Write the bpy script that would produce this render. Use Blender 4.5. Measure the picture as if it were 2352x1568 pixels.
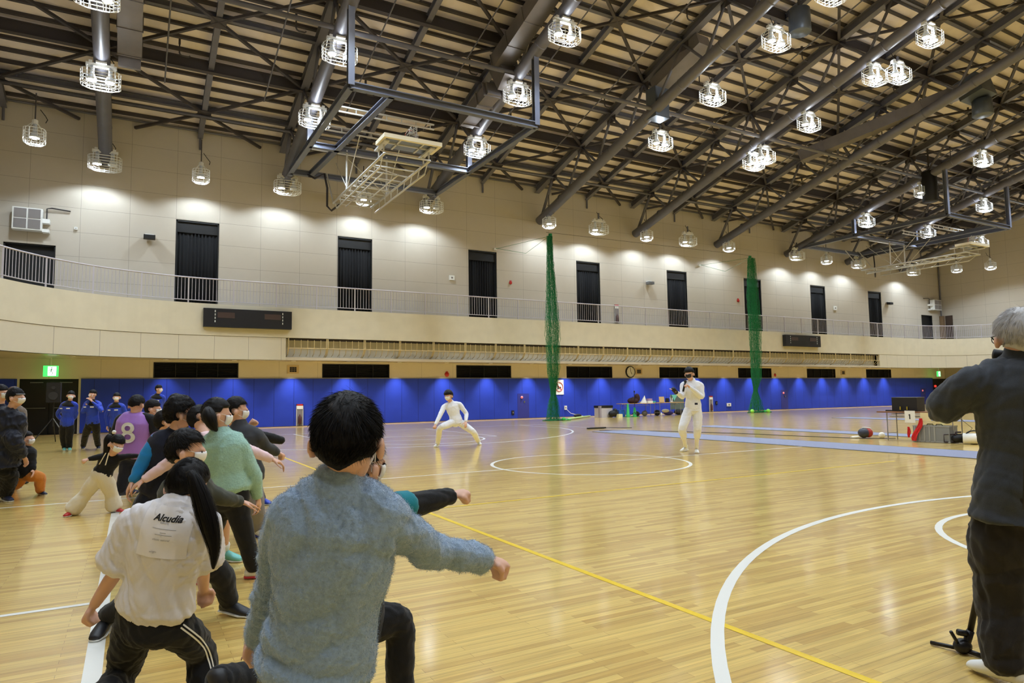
import bpy, math, random
import numpy as np
from mathutils import Vector, Matrix, noise as mnoise
C = bpy.context.scene
COL = C.collection
for o in list(bpy.data.objects): bpy.data.objects.remove(o)
random.seed(7)
V = Vector
# ---------------------------------------------------------------- camera
YAW, PITCH, ROLL, FPX, HCAM = 0.51502, 0.078, 0.01373, 1542.81, 1.28465
PW, PH = 2352, 1568
_F = V((math.sin(YAW)*math.cos(PITCH), math.cos(YAW)*math.cos(PITCH), math.sin(PITCH)))
_R0 = V((math.cos(YAW), -math.sin(YAW), 0)); _U0 = _R0.cross(_F)
_R = _R0*math.cos(ROLL) - _U0*math.sin(ROLL)
_U = _R0*math.sin(ROLL) + _U0*math.cos(ROLL)
CAMPOS = V((0, 0, HCAM))
cam = bpy.data.objects.new('camera', bpy.data.cameras.new('camera'))
COL.objects.link(cam)
cam.data.sensor_width = 36; cam.data.lens = 36*FPX/PW
cam.data.clip_start = 0.05; cam.data.clip_end = 300
m = Matrix.Identity(4)
for i in range(3):
    m[i][0] = _R[i]; m[i][1] = _U[i]; m[i][2] = -_F[i]; m[i][3] = CAMPOS[i]
cam.matrix_world = m
C.camera = cam
# ---------------------------------------------------------------- world, view
w = bpy.data.worlds.new('world'); C.world = w; w.use_nodes = True
w.node_tree.nodes['Background'].inputs[0].default_value = (0.9, 0.95, 1, 1)
w.node_tree.nodes['Background'].inputs[1].default_value = 0.0
C.view_settings.view_transform = 'Standard'; C.view_settings.look = 'None'
C.view_settings.gamma = 1; C.view_settings.use_curve_mapping = False
C.view_settings.exposure = 0.32
LAMP_W = 960.0          # the bell lamps under the roof
WALL_LAMP_W = 540.0      # the lamps along the walls
LEAK_W = 30.0
SOFFIT_W = 56.0           # the small downlights under the balcony
C.cycles.use_denoising = True
C.cycles.use_adaptive_sampling = True; C.cycles.adaptive_threshold = 0.05
C.cycles.max_bounces = 5; C.cycles.diffuse_bounces = 3; C.cycles.glossy_bounces = 2; C.cycles.light_sampling_threshold = 0.03
C.cycles.transparent_max_bounces = 16; C.cycles.sample_clamp_indirect = 4.0
C.cycles.caustics_reflective = False; C.cycles.caustics_refractive = False

def at(x, y, d):
    """point seen at pixel x,y at depth d (metres along the view axis)"""
    return CAMPOS + (_F + _R*((x-PW/2)/FPX) - _U*((y-PH/2)/FPX))*d
def floor_at(x, y):
    r = _F + _R*((x-PW/2)/FPX) - _U*((y-PH/2)/FPX)
    return CAMPOS + r*(-HCAM/r.z)

def lin(c):
    return tuple(((v/255)/12.92 if v/255 <= 0.04045 else ((v/255+0.055)/1.055)**2.4) for v in c)
MATS = {}
def mat(name, rgb=None, rough=0.6, metal=0.0, spec=0.5, emit=0, bump=0, bscale=60, sheen=0, var=0, coat=0, alpha=1):
    if name in MATS: return MATS[name]
    m = bpy.data.materials.new(name); m.use_nodes = True; MATS[name] = m
    nt = m.node_tree; b = nt.nodes['Principled BSDF']
    col = lin(rgb)+(1,)
    b.inputs['Base Color'].default_value = col
    b.inputs['Roughness'].default_value = rough; b.inputs['Metallic'].default_value = metal
    b.inputs['Specular IOR Level'].default_value = spec
    b.inputs['Sheen Weight'].default_value = sheen
    b.inputs['Coat Weight'].default_value = coat
    b.inputs['Alpha'].default_value = alpha
    if emit:
        b.inputs['Emission Color'].default_value = col; b.inputs['Emission Strength'].default_value = emit
    if bump or var:
        tc = nt.nodes.new('ShaderNodeTexCoord'); nz = nt.nodes.new('ShaderNodeTexNoise')
        nz.inputs['Scale'].default_value = bscale; nz.inputs['Detail'].default_value = 4
        nt.links.new(tc.outputs['Object'], nz.inputs['Vector'])
        if bump:
            bp = nt.nodes.new('ShaderNodeBump'); bp.inputs['Strength'].default_value = bump; bp.inputs['Distance'].default_value = 0.01
            nt.links.new(nz.outputs['Fac'], bp.inputs['Height']); nt.links.new(bp.outputs['Normal'], b.inputs['Normal'])
        if var:
            mx = nt.nodes.new('ShaderNodeMix'); mx.data_type = 'RGBA'
            mx.inputs['A'].default_value = tuple(c*(1-var) for c in col[:3])+(1,)
            mx.inputs['B'].default_value = tuple(min(1, c*(1+var)) for c in col[:3])+(1,)
            rp = nt.nodes.new('ShaderNodeMapRange'); rp.inputs['From Min'].default_value = .35; rp.inputs['From Max'].default_value = .65
            nt.links.new(nz.outputs['Fac'], rp.inputs['Value']); nt.links.new(rp.outputs['Result'], mx.inputs['Factor'])
            nt.links.new(mx.outputs['Result'], b.inputs['Base Color'])
    return m

class MB:
    """collects shapes as plain lists, then links them as one mesh object"""
    def __init__(s): s.v = []; s.f = []; s.m = []; s.mi = 0
    def add(s, vs, fs):
        n = len(s.v); s.v += [tuple(v) for v in vs]
        s.f += [tuple(i+n for i in f) for f in fs]; s.m += [s.mi]*len(fs); return s
    def box(s, c, d, M=None):
        hx, hy, hz = d[0]/2, d[1]/2, d[2]/2
        vs = [V((x, y, z)) for x in (-hx, hx) for y in (-hy, hy) for z in (-hz, hz)]
        if M is not None: vs = [M @ v for v in vs]
        c = V(c); vs = [v+c for v in vs]
        return s.add(vs, [(0,1,3,2),(4,6,7,5),(0,4,5,1),(2,3,7,6),(0,2,6,4),(1,5,7,3)])
    def bx(s, a, b):
        return s.box([(a[i]+b[i])/2 for i in range(3)], [abs(b[i]-a[i]) for i in range(3)])
    def beam(s, p, q, w, h, up=V((0,0,1))):
        p = V(p); q = V(q); d = (q-p); L = d.length; d.normalize()
        side = d.cross(up); side = side.normalized() if side.length > 1e-6 else V((1,0,0)); u = side.cross(d)
        M = Matrix((side, d, u)).transposed()
        return s.box((p+q)/2, (w, L, h), M)
    def ibeam(s, p, q, w, h, t=.02, up=V((0,0,1))):
        p = V(p); q = V(q); d = (q-p).normalized(); side = d.cross(up).normalized(); u = side.cross(d)
        s.beam(p+u*(h/2-t/2), q+u*(h/2-t/2), w, t, up); s.beam(p-u*(h/2-t/2), q-u*(h/2-t/2), w, t, up)
        return s.beam(p, q, t, h-2*t, up)
    def tube(s, pts, r, n=8, caps=True, closed=False):
        pts = [V(p) for p in pts]; k = len(pts)
        rs = r if isinstance(r, (list, tuple)) else [r]*k
        vs = []; prev = None
        for i, p in enumerate(pts):
            if closed: d = pts[(i+1) % k]-pts[i-1]
            else: d = pts[min(i+1, k-1)]-pts[max(i-1, 0)]
            d.normalize()
            if prev is None:
                a = V((0,0,1)) if abs(d.z) < .9 else V((1,0,0)); u = d.cross(a).normalized()
            else:
                u = prev - d*prev.dot(d); u = u.normalized() if u.length > 1e-6 else d.orthogonal().normalized()
            prev = u; v = d.cross(u)
            for j in range(n):
                t = 2*math.pi*j/n; vs.append(p+(u*math.cos(t)+v*math.sin(t))*rs[i])
        fs = []
        for i in range(k if closed else k-1):
            a = i*n; b = ((i+1) % k)*n
            for j in range(n): fs.append((a+j, a+(j+1) % n, b+(j+1) % n, b+j))
        if caps and not closed:
            fs.append(tuple(range(n-1, -1, -1))); fs.append(tuple((k-1)*n+j for j in range(n)))
        return s.add(vs, fs)
    def cyl(s, p, q, r, n=16, r2=None): return s.tube([p, q], [r, r if r2 is None else r2], n)
    def lathe(s, c, prof, n=20, axis=None):
        c = V(c); vs = []; fs = []
        M = Matrix.Identity(3) if axis is None else V((0,0,1)).rotation_difference(V(axis)).to_matrix()
        for (r, z) in prof:
            for j in range(n):
                t = 2*math.pi*j/n; vs.append(c+M @ V((r*math.cos(t), r*math.sin(t), z)))
        k = len(prof)
        for i in range(k-1):
            for j in range(n): fs.append((i*n+j, i*n+(j+1) % n, (i+1)*n+(j+1) % n, (i+1)*n+j))
        fs.append(tuple(range(n-1, -1, -1))); fs.append(tuple((k-1)*n+j for j in range(n)))
        return s.add(vs, fs)
    def ball(s, c, r, M=None, nu=14, nv=9):
        c = V(c); rr = r if isinstance(r, (tuple, list)) else (r, r, r); vs = []; fs = []
        for i in range(1, nv):
            ph = math.pi*i/nv
            for j in range(nu):
                t = 2*math.pi*j/nu
                p = V((rr[0]*math.sin(ph)*math.cos(t), rr[1]*math.sin(ph)*math.sin(t), rr[2]*math.cos(ph)))
                vs.append(c+(M @ p if M is not None else p))
        for e in (1, -1):
            p = V((0, 0, e*rr[2])); vs.append(c+(M @ p if M is not None else p))
        for i in range(nv-2):
            for j in range(nu): fs.append((i*nu+j, (i+1)*nu+j, (i+1)*nu+(j+1) % nu, i*nu+(j+1) % nu))
        T = (nv-1)*nu
        for j in range(nu):
            fs.append((T, j, (j+1) % nu)); fs.append((T+1, (nv-2)*nu+(j+1) % nu, (nv-2)*nu+j))
        return s.add(vs, fs)
    def build(s, name, mats, parent=None, smooth=False, org=None):
        me = bpy.data.meshes.new(name)
        if org is None: org = ORG.get(parent.name, V((0,0,0))) if parent else V((0,0,0))
        vs = [(v[0]-org[0], v[1]-org[1], v[2]-org[2]) for v in s.v]
        me.from_pydata(vs, [], s.f)
        if not isinstance(mats, (list, tuple)): mats = [mats]
        for mm in mats: me.materials.append(mm)
        if len(mats) > 1: me.polygons.foreach_set('material_index', s.m)
        if smooth: me.polygons.foreach_set('use_smooth', [True]*len(me.polygons))
        me.update()
        o = bpy.data.objects.new(name, me); COL.objects.link(o)
        if parent: o.parent = parent; ORG[o.name] = org
        elif org.length > 0: o.location = org; ORG[o.name] = org
        return o
ORG = {}
def tag(o, label, cat, group=None, kind=None):
    o['label'] = label; o['category'] = cat
    if group: o['group'] = group
    if kind: o['kind'] = kind
    return o
def thing(name, label, cat, loc=(0,0,0), group=None):
    o = bpy.data.objects.new(name, None); COL.objects.link(o)
    o.location = loc; ORG[o.name] = V(loc); o.empty_display_size = .1
    return tag(o, label, cat, group)
def struct(o): o['kind'] = 'structure'; return o
def copy_tree(o, parent=None):
    c = o.copy(); COL.objects.link(c); c.parent = parent
    for ch in o.children: copy_tree(ch, c)
    return c
ORD = ['first','second','third','fourth','fifth','sixth','seventh','eighth','ninth','tenth','eleventh','twelfth','thirteenth',
 'fourteenth','fifteenth','sixteenth','seventeenth','eighteenth','nineteenth','twentieth']
def ordn(i):
    tens = {20:'twenty',30:'thirty',40:'forty',50:'fifty'}
    if i <= 20: return ORD[i-1]
    t, u = divmod(i, 10); return (tens[t*10][:-1]+'ieth') if u == 0 else tens[t*10]+'-'+ORD[u-1]
# ================================================================ ROOM
YW = 30.65; XL, XR = -6.0, 58.2; YB = -10.3; RIDGE = 10.18; SL = .27
def zroof(y): return 12.72+SL*(YW-y) if y >= RIDGE else 12.72+SL*(y-YB)
def math_node(nt, op, a, b=None):
    n = nt.nodes.new('ShaderNodeMath'); n.operation = op
    for i, v in enumerate((a, b)):
        if v is None: continue
        if hasattr(v, 'is_output'): nt.links.new(v, n.inputs[i])
        else: n.inputs[i].default_value = v
    return n.outputs[0]
def joints_mat(name, rgb, ax, px, ox, pz, oz, wd=.012, dark=.55, rough=.75, var=.03, bump=0, spec=.3):
    m = mat(name, rgb, rough, spec=spec); nt = m.node_tree; b = nt.nodes['Principled BSDF']
    tc = nt.nodes.new('ShaderNodeTexCoord'); sp = nt.nodes.new('ShaderNodeSeparateXYZ')
    nt.links.new(tc.outputs['Object'], sp.inputs[0])
    def line(src, period, off, w):
        t = math_node(nt, 'DIVIDE', math_node(nt, 'SUBTRACT', src, off), period)
        f = math_node(nt, 'FRACT', t)
        d = math_node(nt, 'MINIMUM', f, math_node(nt, 'SUBTRACT', 1.0, f))
        return math_node(nt, 'LESS_THAN', d, w/2/period)
    L = line(sp.outputs[ax], px, ox, wd)
    if pz: L = math_node(nt, 'MAXIMUM', L, line(sp.outputs['Z'], pz, oz, wd))
    nz = nt.nodes.new('ShaderNodeTexNoise'); nz.inputs['Scale'].default_value = 3; nz.inputs['Detail'].default_value = 8
    nt.links.new(tc.outputs['Object'], nz.inputs['Vector'])
    c = lin(rgb)
    m1 = nt.nodes.new('ShaderNodeMix'); m1.data_type = 'RGBA'
    m1.inputs['A'].default_value = tuple(v*(1-var) for v in c)+(1,); m1.inputs['B'].default_value = tuple(v*(1+var) for v in c)+(1,)
    nt.links.new(nz.outputs['Fac'], m1.inputs['Factor'])
    m2 = nt.nodes.new('ShaderNodeMix'); m2.data_type = 'RGBA'
    nt.links.new(L, m2.inputs['Factor']); nt.links.new(m1.outputs['Result'], m2.inputs['A'])
    m2.inputs['B'].default_value = tuple(v*dark for v in c)+(1,)
    nt.links.new(m2.outputs['Result'], b.inputs['Base Color'])
    return m
M_WALLX = joints_mat('cream wall panels', (190, 181, 166), 'X', 1.667, 1.42, .955, 8.735)
M_WALLY = joints_mat('cream side wall panels', (190, 181, 166), 'Y', 1.667, .6, .955, 8.735)
M_FASC = mat('cream balcony front', (212, 204, 182), .7, spec=.3, var=.03, bscale=2)
M_FASC2 = joints_mat('cream balcony lower panels', (208, 200, 180), 'X', 1.3, .25, 0, 0, wd=.015, dark=.5)
M_LOW = joints_mat('tan wall panels', (222, 212, 196), 'X', 1.667, .6, 0, 0, wd=.015, dark=.7)
M_BLUE = joints_mat('blue wall padding', (38, 64, 184), 'X', .833, .4, 0, 0, wd=.02, dark=.45, rough=.6, var=.08)
M_SOFF = mat('tan soffit', (202, 190, 170), .18, spec=.6)
M_BLACK = mat('matt black', (7, 7, 8), .6)
M_CURT = mat('black blackout curtain', (3, 3, 5), .95)
M_STEEL = mat('brown grey painted steel', (98, 96, 103), .42, spec=.5, var=.06, bscale=3)
M_STEEL2 = mat('dark brown painted steel', (62, 56, 56), .55)
M_STEEL3 = mat('blue grey painted steel', (98, 102, 118), .4, spec=.5)
M_DECK = mat('cream roof deck', (236, 224, 220), .8, var=.05, bscale=1.5)
M_WHITE = mat('white enamel', (225, 225, 222), .4)
M_RAIL = mat('white lilac railing paint', (190, 184, 192), .4)
M_GREYM = mat('grey metal', (120, 122, 126), .4, metal=.6)

# ---- floor with the court lines in one mesh
def wood():
    m = mat('varnished maple strip floor', (205, 170, 105), .22, spec=.5); nt = m.node_tree; b = nt.nodes['Principled BSDF']
    tc = nt.nodes.new('ShaderNodeTexCoord')
    def brick(wd, h, off, c1, c2, bias):
        br = nt.nodes.new('ShaderNodeTexBrick'); br.offset = off; br.squash = 1; br.offset_frequency = 2
        br.inputs['Scale'].default_value = 1; br.inputs['Brick Width'].default_value = wd; br.inputs['Row Height'].default_value = h
        br.inputs['Mortar Size'].default_value = .0009; br.inputs['Mortar Smooth'].default_value = .2
        br.inputs['Bias'].default_value = bias
        br.inputs['Color1'].default_value = lin(c1)+(1,); br.inputs['Color2'].default_value = lin(c2)+(1,)
        br.inputs['Mortar'].default_value = lin((150, 112, 60))+(1,)
        nt.links.new(tc.outputs['Object'], br.inputs['Vector']); return br
    b1 = brick(.75, .052, .37, (228, 194, 112), (190, 149, 78), -.25)
    mp = nt.nodes.new('ShaderNodeMapping'); mp.inputs['Scale'].default_value = (.9, 26, 1)
    nt.links.new(tc.outputs['Object'], mp.inputs['Vector'])
    nz = nt.nodes.new('ShaderNodeTexNoise'); nz.inputs['Scale'].default_value = 1.6; nz.inputs['Detail'].default_value = 5
    nt.links.new(mp.outputs[0], nz.inputs['Vector'])
    rp = nt.nodes.new('ShaderNodeMapRange'); rp.inputs['From Min'].default_value = .3; rp.inputs['From Max'].default_value = .7
    rp.inputs['To Min'].default_value = .80; rp.inputs['To Max'].default_value = 1.13
    nt.links.new(nz.outputs['Fac'], rp.inputs['Value'])
    mx = nt.nodes.new('ShaderNodeMix'); mx.data_type = 'RGBA'; mx.blend_type = 'MULTIPLY'; mx.inputs['Factor'].default_value = 1
    nt.links.new(b1.outputs['Color'], mx.inputs['A']); nt.links.new(rp.outputs['Result'], mx.inputs['B'])
    nt.links.new(mx.outputs['Result'], b.inputs['Base Color'])
    n2 = nt.nodes.new('ShaderNodeTexNoise'); n2.inputs['Scale'].default_value = 9; n2.inputs['Detail'].default_value = 3
    nt.links.new(tc.outputs['Object'], n2.inputs['Vector'])
    r2 = nt.nodes.new('ShaderNodeMapRange'); r2.inputs['To Min'].default_value = .32; r2.inputs['To Max'].default_value = .42
    nt.links.new(n2.outputs['Fac'], r2.inputs['Value']); nt.links.new(r2.outputs['Result'], b.inputs['Roughness'])
    bp = nt.nodes.new('ShaderNodeBump'); bp.inputs['Strength'].default_value = .03; bp.inputs['Distance'].default_value = .004
    nt.links.new(rp.outputs['Result'], bp.inputs['Height']); nt.links.new(bp.outputs['Normal'], b.inputs['Normal'])
    b.inputs['Coat Weight'].default_value = .9; b.inputs['Coat Roughness'].default_value = .13; b.inputs['Coat IOR'].default_value = 1.5
    b.inputs['Specular IOR Level'].default_value = .2
    return m
M_WOOD = wood()
M_LW = mat('white court paint', (232, 230, 222), .3); M_LY = mat('yellow court paint', (238, 200, 40), .3)
M_EDGE = mat('tan floor margin', (186, 152, 92), .35)
fl = MB(); fl.bx((XL, YB, -.2), (XR, YW, 0))
CX, CY = 7.374, 10.19
def fstrip(x0, y0, x1, y1, wd, mi, z=.0015):
    a = V((x0, y0, 0)); b = V((x1, y1, 0)); d = (b-a).normalized(); n = V((-d.y, d.x, 0))*wd/2
    fl.mi = mi; zz = V((0, 0, z)); fl.add([a-n+zz, b-n+zz, b+n+zz, a+n+zz], [(0, 1, 2, 3)])
def farc(cx, cy, r, t0, t1, wd, mi, z=.0018, n=72):
    vs = []; fs = []
    for i in range(n+1):
        t = math.radians(t0+(t1-t0)*i/n)
        for rr in (r-wd/2, r+wd/2): vs.append((cx+rr*math.cos(t), cy+rr*math.sin(t), z))
    for i in range(n): fs.append((2*i, 2*i+1, 2*i+3, 2*i+2))
    fl.mi = mi; fl.add(vs, fs)
fstrip(CX-7.5, CY-14, CX-7.5, CY+14, .08, 1)                # side lines
fstrip(CX+7.5, CY-14, CX+7.5, CY+14, .05, 1)
fstrip(CX-9.6, CY, CX+6.1, CY, .05, 1)                      # centre line
farc(CX, CY, 1.8, 0, 360, .06, 1)
for s_ in (-1, 1):
    yh = CY+s_*12.425
    a0 = 13 if s_ < 0 else 193
    farc(CX, yh, 6.75, a0, a0+154, .07, 1)
    farc(CX, CY+s_*8.2, 1.8, 0, 360, .06, 1)
    fstrip(CX-6.6, CY+s_*14, CX-6.6, CY+s_*10.9, .05, 1); fstrip(CX+6.6, CY+s_*14, CX+6.6, CY+s_*10.9, .05, 1)
    fstrip(CX-2.45, CY+s_*8.2, CX+2.45, CY+s_*8.2, .05, 1)
    fstrip(CX-2.45, CY+s_*14, CX-2.45, CY+s_*8.2, .05, 1); fstrip(CX+2.45, CY+s_*14, CX+2.45, CY+s_*8.2, .05, 1)
    fstrip(CX-7.5, CY+s_*14, CX+7.5, CY+s_*14, .05, 1)
fstrip(CX-4.5, CY-3, CX+4.5, CY-3, .045, 2)                 # yellow lines
fstrip(CX-4.5, CY-9, CX-4.5, CY+9, .05, 2)
fstrip(-5.9, 5.12, CX-7.54, 5.12, .05, 1)                   # line running off to the left
fl.mi = 3; fl.add([(XL, 29.2, .001), (XR, 29.2, .001), (XR, YW, .001), (XL, YW, .001)], [(0,1,2,3)])
struct(fl.build('floor', [M_WOOD, M_LW, M_LY, M_EDGE]))

# ---- far wall with openings
WINX = [(1.42+i*6.712, 3.07+i*6.712) for i in range(8)]
def holewall(mb, x0, x1, z0, z1, holes, Y, depth):
    xs = sorted({x0, x1, *[h[0] for h in holes], *[h[1] for h in holes]})
    zs = sorted({z0, z1, *[h[2] for h in holes], *[h[3] for h in holes]})
    for i in range(len(xs)-1):
        for j in range(len(zs)-1):
            cx, cz = (xs[i]+xs[i+1])/2, (zs[j]+zs[j+1])/2
            if any(h[0] < cx < h[1] and h[2] < cz < h[3] for h in holes): continue
            mb.bx((xs[i], Y, zs[j]), (xs[i+1], Y+depth, zs[j+1]))
ZB = 5.0
up = MB()
holes = [(a, b, ZB, 8.71) for a, b in WINX]+[(-4.30, -2.68, ZB, 7.19), (55.34, 56.97, ZB, 7.21)]
holewall(up, XL, XR, ZB, 12.75, holes, YW, .35)
wf = struct(up.build('wall_far', M_WALLX))
def wavy(x0, x1, z0, z1, Y, amp=.03, per=.14, n=None, ax='x'):
    mb = MB(); n = n or int((x1-x0)/per*8); vs = []
    for i in range(n+1):
        x = x0+(x1-x0)*i/n; y = Y+amp*math.sin(2*math.pi*(x-x0)/per)+amp*.5*math.sin(2.3*math.pi*(x-x0)/per+1)
        for z in (z0, z1): vs.append((x, y, z))
    for i in range(n+1):
        x = x0+(x1-x0)*i/n
        for z in (z0, z1): vs.append((x, Y+.12, z))
    k = 2*(n+1); fs = []
    for i in range(n):
        a = 2*i; fs += [(a, a+2, a+3, a+1), (k+a, k+a+1, k+a+3, k+a+2), (a+1, a+3, k+a+3, k+a+1), (a, k+a, k+a+2, a+2)]
    fs += [(0, 1, k+1, k), (2*n, k+2*n, k+2*n+1, 2*n+1)]
    mb.add(vs, fs); return mb
for i, (a, b) in enumerate(WINX):
    fr = MB()
    for xx in (a+.03, b-.03): fr.bx((xx-.03, YW+.02, ZB), (xx+.03, YW+.10, 8.71))
    fr.bx((a, YW+.02, 8.63), (b, YW+.10, 8.71)); fr.bx((a, YW+.30, ZB), (b, YW+.34, 8.71))
    o = struct(fr.build('window_%d' % (i+1), M_BLACK))
    wavy(a+.07, b-.07, ZB+.02, 8.25, YW+.14).build('curtain', M_CURT, o, smooth=True)
    MB().bx((a+.06, YW+.08, 8.2), (b-.06, YW+.28, 8.62)).build('pelmet', M_BLACK, o)
for n_, (a, b, zt, m_) in enumerate(((-4.30, -2.68, 7.19, M_BLACK), (55.34, 56.97, 7.21, M_BLACK))):
    d = MB(); d.bx((a, YW+.22, ZB), (b, YW+.28, zt))
    o = struct(d.build('door_%d' % (n_+1), m_))
    MB().bx((a, YW+.05, ZB), (a+.05, YW+.22, zt)).bx((b-.05, YW+.05, ZB), (b, YW+.22, zt)).bx((a, YW+.05, zt-.05), (b, YW+.22, zt)).build('door_frame', m_, o)
# lower far wall
lw = MB(); VX = [(.74+i*6.705, 3.90+i*6.70) for i in range(8)]
VX = [(.74,3.93),(7.47,10.63),(14.12,17.26),(20.76,23.89),(27.44,30.56),(34.12,37.26),(40.91,44.01),(47.65,50.76)]
holewall(lw, XL, XR, 0, 2.87, [(a, b, 2.13, 2.76) for a, b in VX]+[(-3.63, -1.78, 0, 2.09)], YW, .3)
struct(lw.build('wall_far_lower', M_LOW))
bp_ = MB(); bp_.bx((-1.70, YW-.05, .02), (56.3, YW, 2.09)); bp_.bx((-5.9, YW-.05, .02), (-3.70, YW, 2.09))
struct(bp_.build('trim_1', M_BLUE))
struct(MB().bx((-1.70, YW-.06, 2.09), (56.3, YW, 2.115)).build('trim_2', mat('pale pad capping', (120, 120, 130), .5)))
for i, (a, b) in enumerate(VX):
    lab = 'black louvred vent above the blue padding, %s from the left' % ORD[i]
    t = thing('air_vent', lab, 'vent', ((a+b)/2, YW, 2.13), 'black vents above the blue padding')
    f = MB(); f.bx((a, YW-.02, 2.72), (b, YW+.1, 2.76)).bx((a, YW-.02, 2.13), (b, YW+.1, 2.16))
    f.bx((a, YW-.02, 2.13), (a+.04, YW+.1, 2.76)).bx((b-.04, YW-.02, 2.13), (b, YW+.1, 2.76)).build('frame', M_BLACK, t)
    g = MB()
    for k in range(9): g.box(((a+b)/2, YW+.07, 2.19+k*.062), (b-a-.08, .06, .012), Matrix.Rotation(.6, 3, 'X'))
    for k in range(1, 4): g.bx((a+(b-a)*k/4-.015, YW+.02, 2.16), (a+(b-a)*k/4+.015, YW+.1, 2.72))
    g.bx((a, YW+.22, 2.13), (b, YW+.26, 2.76))
    g.build('louvres', M_BLACK, t)
# double door left, door right
d = MB(); d.bx((-3.63, YW+.1, 0), (-1.78, YW+.16, 2.09)); o = struct(d.build('door_3', mat('black door leaf', (9, 8, 8), .6)))
for k in range(2):
    x0 = -3.60+k*.92
    MB().bx((x0, YW+.05, .02), (x0+.88, YW+.1, 2.05)).build('door_leaf', MATS['black door leaf'], o)
    MB().tube([(x0+.12, YW+.05, 1.0), (x0+.12, YW-.01, 1.0), (x0+.78, YW-.01, 1.0), (x0+.78, YW+.05, 1.0)], .018).build('push_bar', M_GREYM, o)
    MB().bx((x0+.3, YW-.03, 1.94), (x0+.7, YW+.05, 1.97)).build('door_closer', M_GREYM, o)
d = MB(); d.bx((56.3, YW-.07, 0), (58.18, YW-.01, 2.04)); o = struct(d.build('door_4', M_BLACK))
# side, back walls and gables
def sidewall(name, X, dx):
    vs = []; pts = [(YB, 0), (YW+.35, 0), (YW+.35, 12.75), (RIDGE, zroof(RIDGE)), (YB, 12.75)]
    for x in (X, X+dx):
        for y, z in pts: vs.append((x, y, z))
    fs = [(0,1,2,3,4), (9,8,7,6,5)]+[(i, 5+i, 5+(i+1) % 5, (i+1) % 5) for i in range(5)]
    mb = MB(); mb.add(vs, fs); return struct(mb.build(name, M_WALLY))
sidewall('wall_left', XL, -.3); wr = sidewall('wall_right', XR, .3)
struct(MB().bx((XL, YB-.3, 0), (XR, YB, 12.75)).build('wall_back', M_WALLX))
MB().bx((XR-.04, YW-.9, ZB), (XR, YW-.35, 7.2)).build('door_panel', mat('brown door', (70, 55, 45), .5), wr)
struct(MB().bx((XR-.3, YW-.3, ZB), (XR-.02, YW-.02, 7.2)).build('trim_3', mat('brown column cladding', (128, 104, 76), .6)))
struct(MB().cyl((XR-.12, YW-.1, 7.2), (XR-.12, YW-.1, 12.4), .05, 8).build('trim_4', M_STEEL))
# roof deck
rd = MB()
for (ya, yb) in ((YW+.35, RIDGE), (RIDGE, YB-.3)):
    za = 12.72+SL*(YW-ya) if ya > RIDGE else zroof(RIDGE); zb = zroof(RIDGE) if yb == RIDGE else 12.72+SL*(yb-YB)
    vs = [(XL-.3, ya, za), (XR+.3, ya, za), (XR+.3, yb, zb), (XL-.3, yb, zb)]
    vs += [(x, y, z+.2) for x, y, z in vs]
    rd.add(vs, [(0,1,2,3), (7,6,5,4), (0,4,5,1), (1,5,6,2), (2,6,7,3), (3,7,4,0)])
struct(rd.build('ceiling', M_DECK))

# ---- balcony
PL_ = [(-4.75,18),(-4.75,20.5),(-4.55,22.6),(-4.1,24.5),(-3.45,25.95),(-2.45,27.25),(-1.25,28.2),(0,28.8),(1.4,29.2),(3,29.38),(5.0,29.42)]
PR_ = [(50.5,29.42),(52.5,29.3),(54.2,28.95),(55.6,28.3),(56.6,27.3),(57.2,26.0),(57.5,24.3),(57.6,22),(57.6,18)]
def catmull(P, n=6):
    out = []
    for i in range(len(P)-1):
        p0, p1, p2, p3 = P[max(i-1, 0)], P[i], P[i+1], P[min(i+2, len(P)-1)]
        for k in range(n):
            t = k/n
            out.append(tuple(.5*((2*p1[j])+(-p0[j]+p2[j])*t+(2*p0[j]-5*p1[j]+4*p2[j]-p3[j])*t*t+(-p0[j]+3*p1[j]-3*p2[j]+p3[j])*t**3) for j in range(len(p1))))
    out.append(tuple(P[-1])); return out
CL, CR = catmull(PL_), catmull(PR_)
PATH = CL+CR
def inward(P, i, d):
    a = V(P[max(i-1, 0)]); b = V(P[min(i+1, len(P)-1)]); t = (b-a).normalized(); return (P[i][0]-t.y*d, P[i][1]+t.x*d)
def ribbon(mb, P, z0, z1, th, off=0):
    vs = []; n = len(P)
    for i in range(n):
        a = inward(P, i, off); b = inward(P, i, off+th)
        vs += [(a[0], a[1], z0), (a[0], a[1], z1), (b[0], b[1], z1), (b[0], b[1], z0)]
    fs = []
    for i in range(n-1):
        for k in range(4): fs.append((4*i+k, 4*i+(k+1) % 4, 4*i+4+(k+1) % 4, 4*i+4+k))
    fs += [(3, 2, 1, 0), (4*n-4, 4*n-3, 4*n-2, 4*n-1)]
    mb.add(vs, fs)
ZF0, ZF1, ZF2 = 2.85, 3.80, 5.08
fa = MB(); ribbon(fa, PATH, ZF1, ZF2, .25)
struct(fa.build('wall_balcony_front', M_FASC))
fb = MB()
PLOW = CL+[(5.64, 29.42)]; PHIGH = [(47.47, 29.42)]+CR
ribbon(fb, PLOW, ZF0, ZF1-.015, .22, .02); ribbon(fb, PHIGH, ZF0, ZF1-.015, .22, .02)
ribbon(fb, [(5.60, 29.9), (47.5, 29.9)], ZF0, ZF1, .1)
struct(fb.build('wall_balcony_skirt', M_FASC2))
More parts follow.
